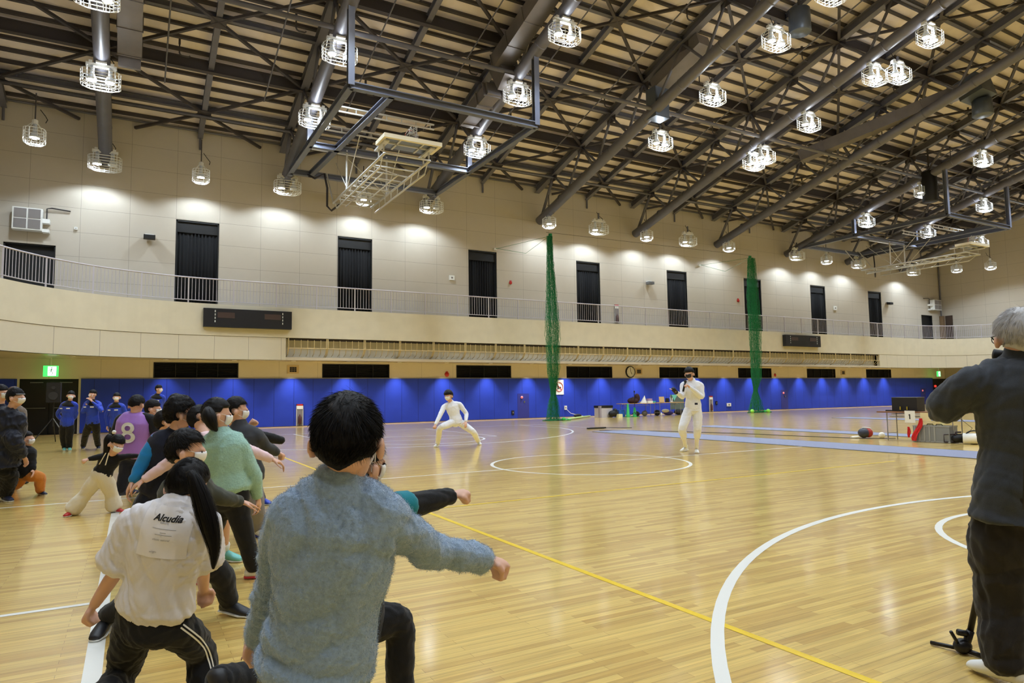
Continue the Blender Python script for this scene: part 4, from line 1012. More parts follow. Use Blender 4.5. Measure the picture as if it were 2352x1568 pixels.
o = MB().tube([(18.3, 26.95, .06), (21.3, 29.3, .06)], .045, 8).build('green_pole', mat('pale lime pole', (190, 215, 140), .5), smooth=True, org=V((19.8, 28.1, 0))); tag(o, 'long pale lime pole lying on the floor right of the near net', 'pole')
o = MB().ball((20.5, 29.3, .1), (.25, .1, .1)).build('dark_bundle', M_BLACK, smooth=True, org=V((20.5, 29.3, 0))); tag(o, 'small dark bundle on the floor by the padding behind the lime pole', 'bundle')
o = MB().tube([(20.6, YW-.12, .45), (20.75, 30.3, .2), (21.1, 29.6, .05), (21.3, 28.8, .03)], .012, 5).build('power_cable', M_PAPER, org=V((20.8, 30, 0))); tag(o, 'white cable from the wall socket to the pale cabinet', 'cable')
# speaker on tripod by the black doors
t = thing('loudspeaker', 'black loudspeaker on a tripod in front of the black doors', 'loudspeaker', (-2.0, 24.5, 0))
MB().box((-2.05, 24.6, 1.52), (.36, .34, .60)).build('cabinet', mat('black speaker box', (16, 16, 18), .5), t)
MB().cyl((-2.05, 24.42, 1.42), (-2.05, 24.40, 1.42), .12, 20).build('woofer', mat('dark cone', (40, 40, 44), .5), t); MB().cyl((-2.05, 24.42, 1.66), (-2.05, 24.40, 1.66), .05, 16).build('tweeter', MATS['dark cone'], t)
MB().tube([(-2.05, 24.6, .5), (-2.05, 24.6, 1.24)], .02, 8).build('pole', M_BLACK, t)
for k in range(3):
    an = k*2.094-.6; MB().tube([(-2.05, 24.6, .75), (-2.05+.55*math.cos(an), 24.6+.55*math.sin(an), .015)], .014, 6).build('leg', M_GREYM if k == 0 else M_BLACK, t)
o = MB().box((-3.1, 24.6, .16), (.9, .5, .3)).build('flight_case', M_BLACK, org=V((-3.1, 24.6, 0))); tag(o, 'low black flight case on the floor left of the tripod speaker', 'case')
# monopod feet at the right
def pf(x, y, d_): return at(x, y, d_)
t = thing('monopod', 'black monopod with folded feet standing by the photographer', 'monopod', floor_at(2212, 1505))
g0 = floor_at(2212, 1500); D0 = (g0-CAMPOS).dot(_F)
M_MP = mat('black monopod metal', (26, 22, 22), .35, metal=.3)
pt = [pf(2213, 1490, D0), pf(2222, 1455, D0+.01)]
MB().tube([pf(2228, 1452, D0), pf(2262, 1280, D0+.05), pf(2286, 1150, D0+.09), pf(2290, 1000, D0+.12), pf(2290, 840, D0+.12)], [.014, .014, .016, .018, .018], 12).build('leg_tube', M_MP, t, True)
MB().tube([pf(2216, 1490, D0), pf(2229, 1448, D0)], .018, 10).build('collar', M_MP, t, True)
MB().tube([pf(2200, 1451, D0), pf(2222, 1455, D0)], .015, 10).build('knob', M_MP, t, True)
MB().ball(g0+V((0, 0, .035)), (.045, .04, .035)).build('foot_hub', M_MP, t, True)
MB().tube([pf(2206, 1492, D0), pf(2196, 1470, D0-.01), pf(2184, 1450, D0-.02)], .008, 8).build('foot_leg', M_MP, t, True)
e = floor_at(2262, 1514)+V((0, 0, .012)); MB().tube([g0+V((0, 0, .02)), e], .012, 8).build('foot_leg', M_MP, t, True)
e2 = g0+V((-.02, .14, .0))+V((0, 0, .012)); MB().tube([g0+V((0, 0, .02)), e2], .010, 8).build('foot_leg', M_MP, t, True)
# ================================================================ PEOPLE
def evalmesh(o, name):
    dg = bpy.context.evaluated_depsgraph_get()
    me = bpy.data.meshes.new_from_object(o.evaluated_get(dg)); me.name = name
    return me
def fold(co, no, amp, scale, seed, axis):
    """wrinkles: noise folds stretched along the axis of the garment"""
    ax = np.array(axis); r = np.random.RandomState(seed)
    out = np.zeros(len(co)); al = co @ ax
    base = np.zeros((len(co), 3))
    for k in range(3):                      # warp
        v = r.normal(size=3); base += np.outer(np.sin(co @ v*scale*.5+r.rand()*6), r.normal(size=3)*.05)
    c2 = co+base
    for k in range(7):
        v = r.normal(size=3); v -= ax*(v @ ax)*.25; v /= np.linalg.norm(v)
        s_ = np.sin(c2 @ v*scale*(1+k*.35)+r.rand()*6.28)
        out += (1-np.abs(s_))**2*(1/(1+k*.5))*r.choice([-1, 1])
    return co+no*(out*amp)[:, None]
def solid(name, mb, m_, parent, vox=.012, it=4, wr=0, wscale=22, seed=1, axis=(0, 0, 1), extra=None, sub=False):
    """fuses overlapping closed shapes into one smooth skin"""
    tmp = mb.build('tmp', m_, None, org=V((0, 0, 0)))
    r = tmp.modifiers.new('r', 'REMESH'); r.mode = 'VOXEL'; r.voxel_size = vox; r.use_smooth_shade = True
    s = tmp.modifiers.new('s', 'SMOOTH'); s.iterations = it; s.factor = .5
    me = evalmesh(tmp, name); old = tmp.data
    bpy.data.objects.remove(tmp); bpy.data.meshes.remove(old)
    n = len(me.vertices); co = np.empty(n*3); me.vertices.foreach_get('co', co); co = co.reshape(-1, 3)
    if wr:
        no = np.empty(n*3); me.vertices.foreach_get('normal', no); no = no.reshape(-1, 3)
        co = fold(co, no, wr, wscale, seed, axis)
    org = np.array(ORG[parent.name]); me.vertices.foreach_set('co', (co-org).ravel())
    me.materials.clear(); me.materials.append(m_)
    me.polygons.foreach_set('use_smooth', [True]*len(me.polygons)); me.update()
    o = bpy.data.objects.new(name, me); COL.objects.link(o); o.parent = parent; ORG[o.name] = ORG[parent.name]
    return o
def rings(mb, R, n=18, flat=False):
    """loft through elliptical rings (centre, side, front, rs, rf), closed by shrunken end rings"""
    def end(a, b):
        c, s, f, rs, rf = a; d = (V(a[0])-V(b[0])).normalized(); m_ = min(rs, rf)
        return [(V(c)+d*m_*.35, s, f, rs*.8, rf*.8), (V(c)+d*m_*.55, s, f, rs*.4, rf*.4)]
    R = [tuple([V(r[0]), V(r[1]), V(r[2]), r[3], r[4]]) for r in R]
    e0 = [(V(R[0][0])+(V(R[0][0])-V(R[1][0])).normalized()*.004, R[0][1], R[0][2], R[0][3]*.6, R[0][4]*.6)] if flat else end(R[0], R[1])[::-1]; e1 = end(R[-1], R[-2]); R = e0+R+e1
    vs = []; fs = []
    for c, s, f, rs, rf in R:
        for j in range(n):
            t = 2*math.pi*j/n; vs.append(c+s*math.cos(t)*rs+f*math.sin(t)*rf)
    for i in range(len(R)-1):
        for j in range(n): fs.append((i*n+j, i*n+(j+1) % n, (i+1)*n+(j+1) % n, (i+1)*n+j))
    fs.append(tuple(range(n-1, -1, -1))); fs.append(tuple((len(R)-1)*n+j for j in range(n)))
    mb.add(vs, fs)
def limb(mb, P, r, n=12):
    """smooth tapered limb through points; r gives a radius per point"""
    Q = catmull([tuple(p)+(q,) for p, q in zip(P, r)], 4)
    pts = [V(q[:3]) for q in Q]; rr = [q[3] for q in Q]
    d0 = (pts[0]-pts[1]).normalized(); d1 = (pts[-1]-pts[-2]).normalized()
    pts = [pts[0]+d0*rr[0]*.6, pts[0]+d0*rr[0]*.3]+pts+[pts[-1]+d1*rr[-1]*.3, pts[-1]+d1*rr[-1]*.6]
    rr = [rr[0]*.35, rr[0]*.85]+rr+[rr[-1]*.85, rr[-1]*.35]
    mb.tube(pts, rr, n)
def hand(mb, w_, d, nrm, s, mode, mirror=1):
    """palm, four fingers and a thumb from the wrist w_ along d; nrm points out of the back of the hand"""
    d = d.normalized(); nrm = (nrm-d*nrm.dot(d)).normalized(); sd = d.cross(nrm)*mirror
    L = .085*s
    rings(mb, [(w_, sd, nrm, .024*s, .018*s), (w_+d*L*.5, sd, nrm, .036*s, .017*s), (w_+d*L, sd, nrm, .038*s, .014*s)], 12)
    curl = {'fist': (1.5, 1.6, 1.2), 'relaxed': (.45, .5, .35), 'open': (.12, .15, .1), 'grip': (1.1, 1.3, .9)}[mode]
    lens = (.040, .045, .041, .033)
    for k in range(4):
        off = (1.5-k)*.018*s; p = w_+d*L*1.0+sd*off; a = 0; dirv = d.copy(); pts = [p-d*.012*s, p]; rr = [.0095*s, .0095*s]
        spread = (1.5-k)*(.12 if mode == 'open' else .02)
        for q in range(3):
            a += curl[q]; seg = lens[k]*s*(1, .65, .55)[q]
            v = d*math.cos(a)-nrm*math.sin(a)+sd*spread; p = p+v.normalized()*seg; pts.append(p); rr.append((.009, .0083, .0072)[q]*s)
        mb.tube(pts, rr, 8)
        mb.ball(pts[-1], rr[-1], nu=8, nv=6)
        mb.ball(pts[1], rr[1]*1.05, nu=8, nv=6); mb.ball(pts[2], rr[2]*1.05, nu=8, nv=6)
    b0 = w_+d*L*.25+sd*.030*s
    if mode == 'fist' or mode == 'grip':
        pts = [b0, b0+(sd*.5+d*.8-nrm*.5)*.030*s, b0+(sd*.0+d*1.0-nrm*1.0)*.048*s, b0+(-sd*.9+d*1.1-nrm*1.1)*.052*s]
    else:
        pts = [b0, b0+(sd*.8+d*.7-nrm*.2)*.03*s, b0+(sd*1.2+d*1.2-nrm*.4)*.042*s, b0+(sd*1.4+d*1.9-nrm*.5)*.045*s]
    mb.tube(pts, [.014*s, .012*s, .010*s, .008*s], 8); mb.ball(pts[-1], .0085*s, nu=8, nv=6)
def basis(f, u):
    f = f.normalized(); s = f.cross(u).normalized(); u = s.cross(f); return f, s, u   # s = the head's own right... side
def strands(mb, roots, nrms, flow, L, wd, rnd, lift=.25, seg=3, grav=.35):
    for p, n_ in zip(roots, nrms):
        fl_ = flow(p, n_); l = L*rnd.uniform(.7, 1.15); q = V(p)-n_*.004; d = (n_*lift+fl_+V((rnd.gauss(0, .06), rnd.gauss(0, .06), rnd.gauss(0, .06)))).normalized()
        w_ = d.cross(V((rnd.gauss(0, 1), rnd.gauss(0, 1), rnd.gauss(0, 1)))).normalized()*wd
        a = len(mb.v); 
        for k in range(seg+1):
            t = 1-k/(seg+.3); mb.v.append(tuple(q-w_*t)); mb.v.append(tuple(q+w_*t)); q = q+d*(l/seg); d = (d+V((0, 0, -grav))/seg-n_*.12/seg).normalized()
        for k in range(seg): mb.f.append((a+2*k, a+2*k+1, a+2*k+3, a+2*k+2)); mb.m.append(mb.mi)
M_EYE = mat('dark eyes', (25, 18, 16), .25)
M_MASKW = mat('white face mask', (238, 238, 240), .7, sheen=.2)
M_SKIN = mat('skin', (218, 172, 150), .5, spec=.35, var=.04, bscale=12)
M_SKIN2 = mat('fair skin', (228, 184, 162), .5, spec=.35, var=.04, bscale=12)
M_SKIN.node_tree.nodes['Principled BSDF'].inputs['Subsurface Weight'].default_value = .0
M_HAIR = mat('black hair', (14, 11, 12), .55, spec=.22)
M_HAIRB = mat('brown hair', (70, 46, 34), .45, bump=.6, bscale=160)
M_HAIRG = mat('silver grey hair', (196, 194, 196), .5)
def head(body, root, c, f, u, s, hair, skin, mask=None, style='short', near=0, side_len=None, hair_t=.011, bald=False, name='hair'):
    """adds the head to the body shapes and links hair, mask and eyes as parts; s = 1 for an adult"""
    f, sd, u = basis(f, u); M = Matrix((sd, f, u)).transposed()
    R = (.074*s, .090*s, .100*s)
    body.ball(c+u*.015*s-f*.008*s, R, M, 20, 14)
    body.ball(c-u*.055*s+f*.022*s, (.055*s, .062*s, .062*s), M, 16, 10)       # jaw
    body.ball(c-u*.03*s+f*.045*s, (.05*s, .045*s, .05*s), M, 14, 9)           # cheeks
    body.ball(c-u*.02*s+f*.098*s, (.011*s, .016*s, .020*s), M, 10, 8)         # nose
    body.ball(c+u*.008*s+f*.088*s, (.045*s, .012*s, .010*s), M, 12, 8)        # brow
    body.ball(c-u*.062*s+f*.083*s, (.022*s, .010*s, .009*s), M, 10, 8)        # lips
    for e in (-1, 1):
        p = c+sd*e*.090*s-u*.020*s-f*.006*s
        body.ball(p, (.012*s, .021*s, .033*s), M @ Matrix.Rotation(.35*e, 3, 'Z'), 10, 8)
        body.ball(p+u*.012*s-f*.006*s+sd*e*.004*s, (.007*s, .017*s, .016*s), M, 8, 6)
    em = MB()
    for e in (-1, 1): em.ball(c+sd*e*.031*s+u*-.004*s+f*.086*s, (.013*s, .006*s, .007*s), M, 8, 6)
    em.build('eyes', M_EYE, root, True)
    rnd = random.Random(int(c.x*1000) & 1023)
    # hair cap: a closed shell standing out from the scalp and sunk into the head over the face
    nu, nv = (72, 48) if near else (36, 24); vs = []; hm = MB()
    def cover(d):
        fx, ux, sx = d.dot(f), d.dot(u), abs(d.dot(sd))
        line = .42 if style != 'bangs' else .22
        k1 = (ux-(line if fx > .45 else line-(.45-fx)*.85))/.16       # hairline falls towards the nape
        low = -.70 if style == 'short' else -.5 if style == 'crop' else -.74
        if fx < -.1: k1 = (ux-(low-(.22 if fx < -.3 else .0)*(1-min(1, sx*1.6))))/.16
        elif fx < .45:
            k1 = (ux-(low+(line-low)*((fx+.1)/.55)**(.8)))/.14
        if sx > .72 and -.42 < fx < .5 and ux < .12: k1 = min(k1, (ux-.02)/.1 if sx > .8 else k1)
        if bald and ux > .78 and fx > -.35: k1 = min(k1, -.2+rnd.random()*.6)
        return max(0, min(1, k1+.5))
    cc = c+u*.016*s-f*.008*s; H = []
    def rad(d, k):
        t = hair_t*(1+.3*mnoise.noise(d*5+c*3)+.15*mnoise.noise(d*16+c))
        rr = V((d.dot(sd)*R[0], d.dot(f)*R[1], d.dot(u)*R[2]))
        base = 1.0/math.sqrt((d.dot(sd)/R[0])**2+(d.dot(f)/R[1])**2+(d.dot(u)/R[2])**2)
        return base+(t*s if k > 0 else 0)*k-(1-k)*.012*s
    for i in range(1, nv):
        ph = math.pi*i/nv
        for j in range(nu):
            th = 2*math.pi*j/nu; d = sd*math.sin(ph)*math.cos(th)+f*math.sin(ph)*math.sin(th)+u*math.cos(ph); k = cover(d); vs.append(cc+d*rad(d, k)); H.append((d, k))
    vs += [cc+u*rad(u, 1), cc-u*rad(-u, 0)]; fs = []
    for i in range(nv-2):
        for j in range(nu): fs.append((i*nu+j, (i+1)*nu+j, (i+1)*nu+(j+1) % nu, i*nu+(j+1) % nu))
    T = (nv-1)*nu
    for j in range(nu): fs += [(T, j, (j+1) % nu), (T+1, (nv-2)*nu+(j+1) % nu, (nv-2)*nu+j)]
    hm.add(vs, fs)
    crown = (-f*.45+u*.9+sd*.18).normalized()
    if near:
        roots = []; nr = []
        while len(roots) < near:
            d = V((rnd.gauss(0, 1), rnd.gauss(0, 1), rnd.gauss(0, 1))).normalized(); k = cover(d)
            if k < .5: continue
            roots.append(cc+d*(rad(d, k)-.001*s)); nr.append(d)
        def flow(p, n_):
            t = (n_-crown*n_.dot(crown)); t = t-n_*t.dot(n_); t = t.normalized() if t.length > 1e-4 else sd
            if n_.dot(crown) > .93: t = (t*.3+V((rnd.gauss(0, 1), rnd.gauss(0, 1), rnd.gauss(0, 1)))*.6); t = (t-n_*t.dot(n_)-n_*.12)
            sw = crown.cross(n_)*.35
            return t+sw
        if style == 'tied':
            tie = tie_pt(c, f, sd, u, s)
            def flow(p, n_):
                t = tie-p; t = t-n_*t.dot(n_)*.9; return t.normalized()*1.3
        strands(hm, roots, nr, flow, (.040 if style in ('short', 'crop', 'bangs') else .05)*s, .0009*s, rnd, lift=.16 if style != 'tied' else .13, grav=.2)
    ho = hm.build(name, hair, root, True)
    if mask:
        mb = MB(); nu2, nv2 = 14, 8; cm = c-u*.022*s+f*.012*s; RM = (.061*s, .098*s, .074*s); vs = []
        for lay in (0, -.006*s):
            for i in range(nv2+1):
                el = math.radians(-64+80*i/nv2)
                for j in range(nu2+1):
                    az = math.radians(-64+128*j/nu2)*(1 if i > 2 else .8)
                    vs.append(cm+sd*(RM[0]+lay)*math.sin(az)*math.cos(el)*1.12+f*(RM[1]+lay)*math.cos(az)*math.cos(el)+u*(RM[2]+lay)*math.sin(el))
        W2 = nu2+1; N2 = W2*(nv2+1); fs = []
        for i in range(nv2):
            for j in range(nu2):
                a = i*W2+j; fs += [(a, a+1, a+W2+1, a+W2), (N2+a, N2+a+W2, N2+a+W2+1, N2+a+1)]
        for i in range(nv2):
            for j in (0, nu2): a = i*W2+j; fs.append((a, a+W2, N2+a+W2, N2+a) if j == 0 else (a, N2+a, N2+a+W2, a+W2))
        for j in range(nu2):
            for i in (0, nv2): a = i*W2+j; fs.append((a, N2+a, N2+a+1, a+1) if i == 0 else (a, a+1, N2+a+1, N2+a))
        mb.add(vs, fs); mo = mb.build('face_mask', mask, root, True)
        for e in (-1, 1):
            lp = MB(); a = cm+sd*e*.061*s+f*.040*s; q = c+sd*e*.082*s-f*.022*s
            lp.tube([a+u*.02*s, q+u*.016*s, q-u*.02*s, a-u*.035*s], .0016*s, 5)
            lp.build('ear_loop', mask, mo)
    return f, sd, u, ho
def tie_pt(c, f, sd, u, s): return c-f*.088*s+u*.045*s
def foot(root, ank, toe, s, shoe, sole, skinmb=None, name='shoe'):
    d = (toe-ank); d.z = 0; d = d.normalized() if d.length > 1e-3 else V((0, 1, 0)); sd = V((-d.y, d.x, 0))*-1
    # pitch of the foot follows the given toe point
    tz = toe.z; hz = ank.z-.075*s
    L = .25*s; heel = V((ank.x, ank.y, hz+.03*s))-d*.055*s; tp = heel+d*L; tp.z = tz+.028*s
    ax = (tp-heel).normalized(); up = sd.cross(ax); up = up if up.z > 0 else -up
    mb = MB()
    rings(mb, [(heel+up*.01*s, sd, up, .030*s, .036*s), (heel+ax*.06*s+up*.02*s, sd, up, .035*s, .048*s), (heel+ax*.13*s+up*.008*s, sd, up, .042*s, .036*s), (heel+ax*.19*s, sd, up, .044*s, .028*s), (heel+ax*.235*s-up*.004*s, sd, up, .034*s, .020*s)], 14)
    rings(mb, [(heel+ax*.035*s+up*.03*s, sd, ax, .036*s, .045*s), (heel+ax*.04*s+up*.075*s, sd, ax, .038*s, .046*s)], 12)
    o = mb.build(name, shoe, root, True)
    if sole:
        m2 = MB(); rings(m2, [(heel-up*.022*s-ax*.012*s, sd, up, .030*s, .012*s), (heel+ax*.06*s-up*.022*s, sd, up, .038*s, .012*s), (heel+ax*.17*s-up*.024*s, sd, up, .048*s, .012*s), (heel+ax*.24*s-up*.018*s, sd, up, .032*s, .010*s)], 14)
        m2.build('sole', sole, o, True)
    return o
def person(name_label, P, D, s, hf, top, pants, shoes, skin=None, hair=None, mask=None, style='short', head_s=None, hu=None, group=None,
           vox=.012, near=0, sleeve='long', hands=('relaxed', 'relaxed'), tw=1.0, top_loose=.016, pants_loose=.012, pants_end=1.0, hem=.10, arm_r=1.0,
           leg_r=1.0, wr=.004, wscale=24, hair_t=.011, sole=None, sock=None, flare=0, bald=False, sleeve_mat=None, hide_legs=False, collar=None, axis=None, hood=False, cuff=.0):
    """P maps joints to (px, py, depth offset): head neck pelvis, sa ea wa / sb eb wb arms, ha ka aa ta / hb kb ab tb legs"""
    skin = skin or M_SKIN; hair = hair or M_HAIR; s_ = s; hs = head_s or s
    J = {}
    for k, v in P.items():
        J[k] = v if isinstance(v, Vector) else at(v[0], v[1], D+(v[2] if len(v) > 2 else 0))
    low = min([J[k].z for k in ('ta', 'tb') if k in J]+[J['pelvis'].z-.9*s])
    root = thing('person', name_label, 'person', (J['pelvis'].x, J['pelvis'].y, max(0.0, low)), group)
    up = (J['neck']-J['pelvis']).normalized()
    sa, sb = J['sa'], J['sb']
    cs = (sb-sa); cs = (cs-up*cs.dot(up)).normalized(); cf = cs.cross(up)*-1
    ha, hb = J['ha'], J['hb']; ps = (hb-ha); ps = ps-up*ps.dot(up)*.6; ps = ps.normalized() if ps.length > .02 else cs
    hfv = V(hf) if not isinstance(hf, str) else cf
    Lt = (J['neck']-J['pelvis']).length
    W_ = (sb-sa).length
    body = MB(); k = tw*s
    def spine(t): return J['pelvis'].lerp(J['neck'], t)
    def axm(t): v = ps.lerp(cs, t); v = (v-up*v.dot(up)).normalized(); return v, v.cross(up)
    prof = [(-.10, .150, .105), (.08, .155, .110), (.32, .128, .095), (.58, .150, .108), (.78, .160, .105), (.92, .125, .075), (1.0, .065, .060)]
    def torso(mb, add, t0, hemr=None, top_t=1.0, flr=0):
        R = []
        for (t, a, b) in prof:
            if t < t0-.001 or t > top_t+.001: continue
            v, fr = axm(max(0, min(1, t))); R.append((spine(t), v, fr, a*k+add*(.6 if t > .95 else 1), b*k+add*(.6 if t > .95 else 1)))
        if t0 < -.101:
            v, fr = axm(0); R.insert(0, (spine(t0), v, fr, .155*k+add*1.25+flr, .115*k+add*1.25+flr))
        rings(mb, R, 22, t0 < -.101)
    torso(body, -.020*s, .08)
    for S in ('sa', 'sb'): limb(body, [J['neck']-up*.05*s, J[S].lerp(J['neck'], .45)-up*.015*s, J[S]], [.040*s, .040*s, .036*s])
    hc = J['head']; hu_ = V(hu) if hu else (hc-J['neck']+V((0, 0, .12))*s).normalized()
    limb(body, [J['neck']-up*.03*s, hc-(V(hu_))*.07*hs], [.056*s, .050*hs])
    out = head(body, root, hc, hfv, V(hu_), hs, hair, skin, mask, style, near, hair_t=hair_t, bald=bald)
    for q, (S, E, Wr) in enumerate((('sa', 'ea', 'wa'), ('sb', 'eb', 'wb'))):
        if E not in J: continue
        limb(body, [J[S], J[S].lerp(J[E], .5), J[E], J[E].lerp(J[Wr], .35), J[Wr]], [.038*s, .037*s, .033*s, .034*s, .025*s])
        d = (J[Wr]-J[E]); n_ = cf*(-.3)+V((0, 0, 1)) if abs(d.normalized().z) < .8 else cs*(1 if q else -1)
        if hands[q]: hand(body, J[Wr], d, n_, s*1.0, hands[q], 1 if q else -1)
    legs = []
    for (Hh, K, A, T) in (('ha', 'ka', 'aa', 'ta'), ('hb', 'kb', 'ab', 'tb')):
        if K not in J: continue
        lg = [J[Hh], J[Hh].lerp(J[K], .45), J[K], J[K].lerp(J[A], .35), J[A]]
        limb(body, lg, [.064*s, .062*s, .046*s, .046*s, .033*s] if pants and pants_end > 0 else [.068*s, .068*s, .052*s, .053*s, .034*s])
        legs.append((Hh, K, A, T))
        if T in J and shoes: foot(root, J[A], J[T], s, shoes, sole, name='shoe')
    bo = solid('body', body, skin, root, vox, 3)
    if top:
        tb = MB()
        for S in ('sa', 'sb'): limb(tb, [J['neck']-up*.045*s, J[S].lerp(J['neck'], .45)-up*.005*s, J[S]], [.052*s, .054*s+top_loose*.5, .052*s+top_loose*.5])
        torso(tb, top_loose, -hem, top_t=1.0, flr=flare)
        if collar:
            rings(tb, [(spine(.93), *axm(1), .075*s, .070*s), (spine(1.0)+up*.03*s, *axm(1), .062*s, .060*s)], 16)
        if hood: tb.ball(J['neck']-cf*.05*s-up*.02*s, (.13*s, .10*s, .09*s))
        sl = MB() if sleeve_mat else tb
        for (S, E, Wr) in (('sa', 'ea', 'wa'), ('sb', 'eb', 'wb')):
            if E not in J: continue
            inn = J[S]-(J[S]-spine(.9))*.35
            if sleeve == 'long':
                limb(sl, [inn, J[S], J[S].lerp(J[E], .5), J[E], J[E].lerp(J[Wr], .5), J[E].lerp(J[Wr], .96)], [.060*s*arm_r, (.058*s)*arm_r+top_loose*.4, .053*s*arm_r+top_loose*.5, .047*s*arm_r+top_loose*.5, .042*s*arm_r+top_loose*.4, .034*s*arm_r+cuff+top_loose*.3])
            elif sleeve == 'short':
                limb(sl, [inn, J[S], J[S].lerp(J[E], .45), J[S].lerp(J[E], .80)], [.062*s, .064*s*arm_r+top_loose*.5, .066*s*arm_r+top_loose*.7, .072*s*arm_r+top_loose*.9])
        to = solid('top', tb, top, root, vox, 3, wr=wr, wscale=wscale/s, seed=int(abs(J['neck'].x)*977) % 999, axis=tuple(up))
        if sleeve_mat: solid('sleeves', sl, sleeve_mat, root, vox, 3, wr=wr, wscale=wscale/s, seed=5, axis=tuple(up))
        root_top = to
    else: to = None
    if pants:
        pb = MB(); R = []
        for (t, a, b) in ((-.14, .150, .110), (.0, .158, .115), (.16, .142, .106)):
            v, fr = axm(0); R.append((spine(t), v, fr, a*k+pants_loose*.4, b*k+pants_loose*.4))
        rings(pb, R, 20)
        for (Hh, K, A, T) in legs:
            e = pants_end; ends = J[K].lerp(J[A], min(1, e)) if e > 0 else J[Hh].lerp(J[K], 1+e)
            if e > 0:
                limb(pb, [J[Hh].lerp(spine(0), .15), J[Hh].lerp(J[K], .4), J[K], J[K].lerp(J[A], .5*e), J[K].lerp(J[A], e)], [.084*s*leg_r+pants_loose*.6, .080*s*leg_r+pants_loose, .062*s*leg_r+pants_loose, .058*s*leg_r+pants_loose+flare*.5, .046*s*leg_r+pants_loose+flare])
            else:
                limb(pb, [J[Hh].lerp(spine(0), .15), J[Hh].lerp(ends, .5), ends], [.086*s+pants_loose, .086*s+pants_loose, .088*s+pants_loose])
        po = solid('trousers' if pants_end > 0 else 'shorts', pb, pants, root, vox, 3, wr=wr, wscale=wscale/s, seed=17, axis=(0, 0, 1))
    else: po = None
    if sock:
        for (Hh, K, A, T) in legs:
            sm = MB(); limb(sm, [J[K].lerp(J[A], sock[1]), J[A]], [.052*s*leg_r, .040*s]); sm.build('sock', sock[0], root, True)
    return dict(root=root, J=J, body=bo, top=to, pants=po, up=up, cs=cs, cf=cf, hair=out[3], hf=out[0], hs=out[1], hu=out[2], spine=spine, k=k, hc=hc)
# ---- cloth colours
def cloth(name, rgb, rough=.85, bump=.12, bscale=220, sheen=.15, var=.03): return mat(name, rgb, rough, spec=.25, bump=bump, bscale=bscale, sheen=sheen, var=var)
C_BLACK = cloth('black cloth', (22, 22, 25)); C_NAVY = cloth('navy cloth', (26, 30, 48)); C_GREY = cloth('dark grey knit', (58, 60, 66))
C_FLEECE = cloth('grey blue fleece', (146, 168, 194), sheen=.5, bump=.5, var=.10, bscale=90); C_MINT = cloth('mint fleece', (164, 204, 194), sheen=.4, bump=.5, var=.05, bscale=90)
C_BEIGE = cloth('greige cotton', (226, 222, 226), var=.01, bump=.04); C_OLIVE = cloth('dark olive cloth', (66, 68, 60)); C_KHAKI = cloth('khaki cloth', (112, 112, 88))
C_TEAL = cloth('teal cloth', (20, 122, 138)); C_PINK = cloth('pale pink cloth', (238, 206, 212)); C_SALMON = cloth('salmon cloth', (208, 118, 124))
C_CYAN = cloth('bright blue nylon', (28, 128, 200), rough=.35, bump=.05); C_PURPLE = cloth('purple bib', (164, 118, 206), rough=.5, bump=.1); C_ROYAL = cloth('royal blue tracksuit', (36, 66, 190), rough=.5, bump=.1)
C_CREAM = cloth('cream cotton trousers', (226, 218, 200)); C_ORANGE = cloth('orange brown trousers', (196, 122, 52)); C_WHITE = cloth('white fencing cloth', (232, 235, 246), bump=.1)
C_JEAN = cloth('grey jogger cloth', (132, 128, 132)); C_JACKET = cloth('charcoal wool', (54, 58, 66), bump=.08, bscale=400, var=.14); C_TROUS = cloth('black brown trouser cloth', (34, 31, 30))
C_TAUPE = cloth('taupe knit', (120, 108, 98))
S_WHITE = mat('white shoe', (232, 232, 230), .5); S_BLACK = mat('black shoe', (24, 24, 28), .5); S_TEAL = mat('turquoise shoe', (120, 196, 190), .5); S_RED = mat('red shoe', (186, 42, 46), .5); S_BLUE = mat('blue sole', (44, 60, 170), .5); S_NAVY = mat('navy shoe', (38, 44, 70), .6)
def fuzz(o, m_, count, L, wd, seed=1, name='fleece_pile', droop=.3):
    """short pile standing on a fleece: thousands of tiny blades in one mesh"""
    me = o.data; n = len(me.vertices); co = np.empty(n*3); no = np.empty(n*3)
    me.vertices.foreach_get('co', co); me.vertices.foreach_get('normal', no); co = co.reshape(-1, 3); no = no.reshape(-1, 3)
    r = np.random.RandomState(seed); idx = r.randint(0, n, count); p = co[idx]+r.normal(size=(count, 3))*.0025; d = no[idx]+r.normal(size=(count, 3))*.45+np.array([0, 0, -droop])
    d /= np.linalg.norm(d, axis=1)[:, None]; w_ = np.cross(d, r.normal(size=(count, 3))); w_ /= np.linalg.norm(w_, axis=1)[:, None]
    l = L*r.uniform(.5, 1.2, count)[:, None]; b = p-no[idx]*.001
    mid = b+d*l*.6; tip = b+d*l+r.normal(size=(count, 3))*L*.25
    V_ = np.stack([b-w_*wd, b+w_*wd, mid+w_*wd*.7, mid-w_*wd*.7, tip], 1).reshape(-1, 3)
    k = np.arange(count)*5; quads = np.stack([k, k+1, k+2, k+3], 1); tris = np.stack([k+3, k+2, k+4], 1)
    m2 = bpy.data.meshes.new(name); F = [tuple(x) for x in quads.tolist()]+[tuple(x) for x in tris.tolist()]
    m2.from_pydata(V_.tolist(), [], F); m2.materials.append(m_); m2.update()
    o2 = bpy.data.objects.new(name, m2); COL.objects.link(o2); o2.parent = o; ORG[o2.name] = ORG[o.name]; o2['kind'] = 'stuff'
    return o2
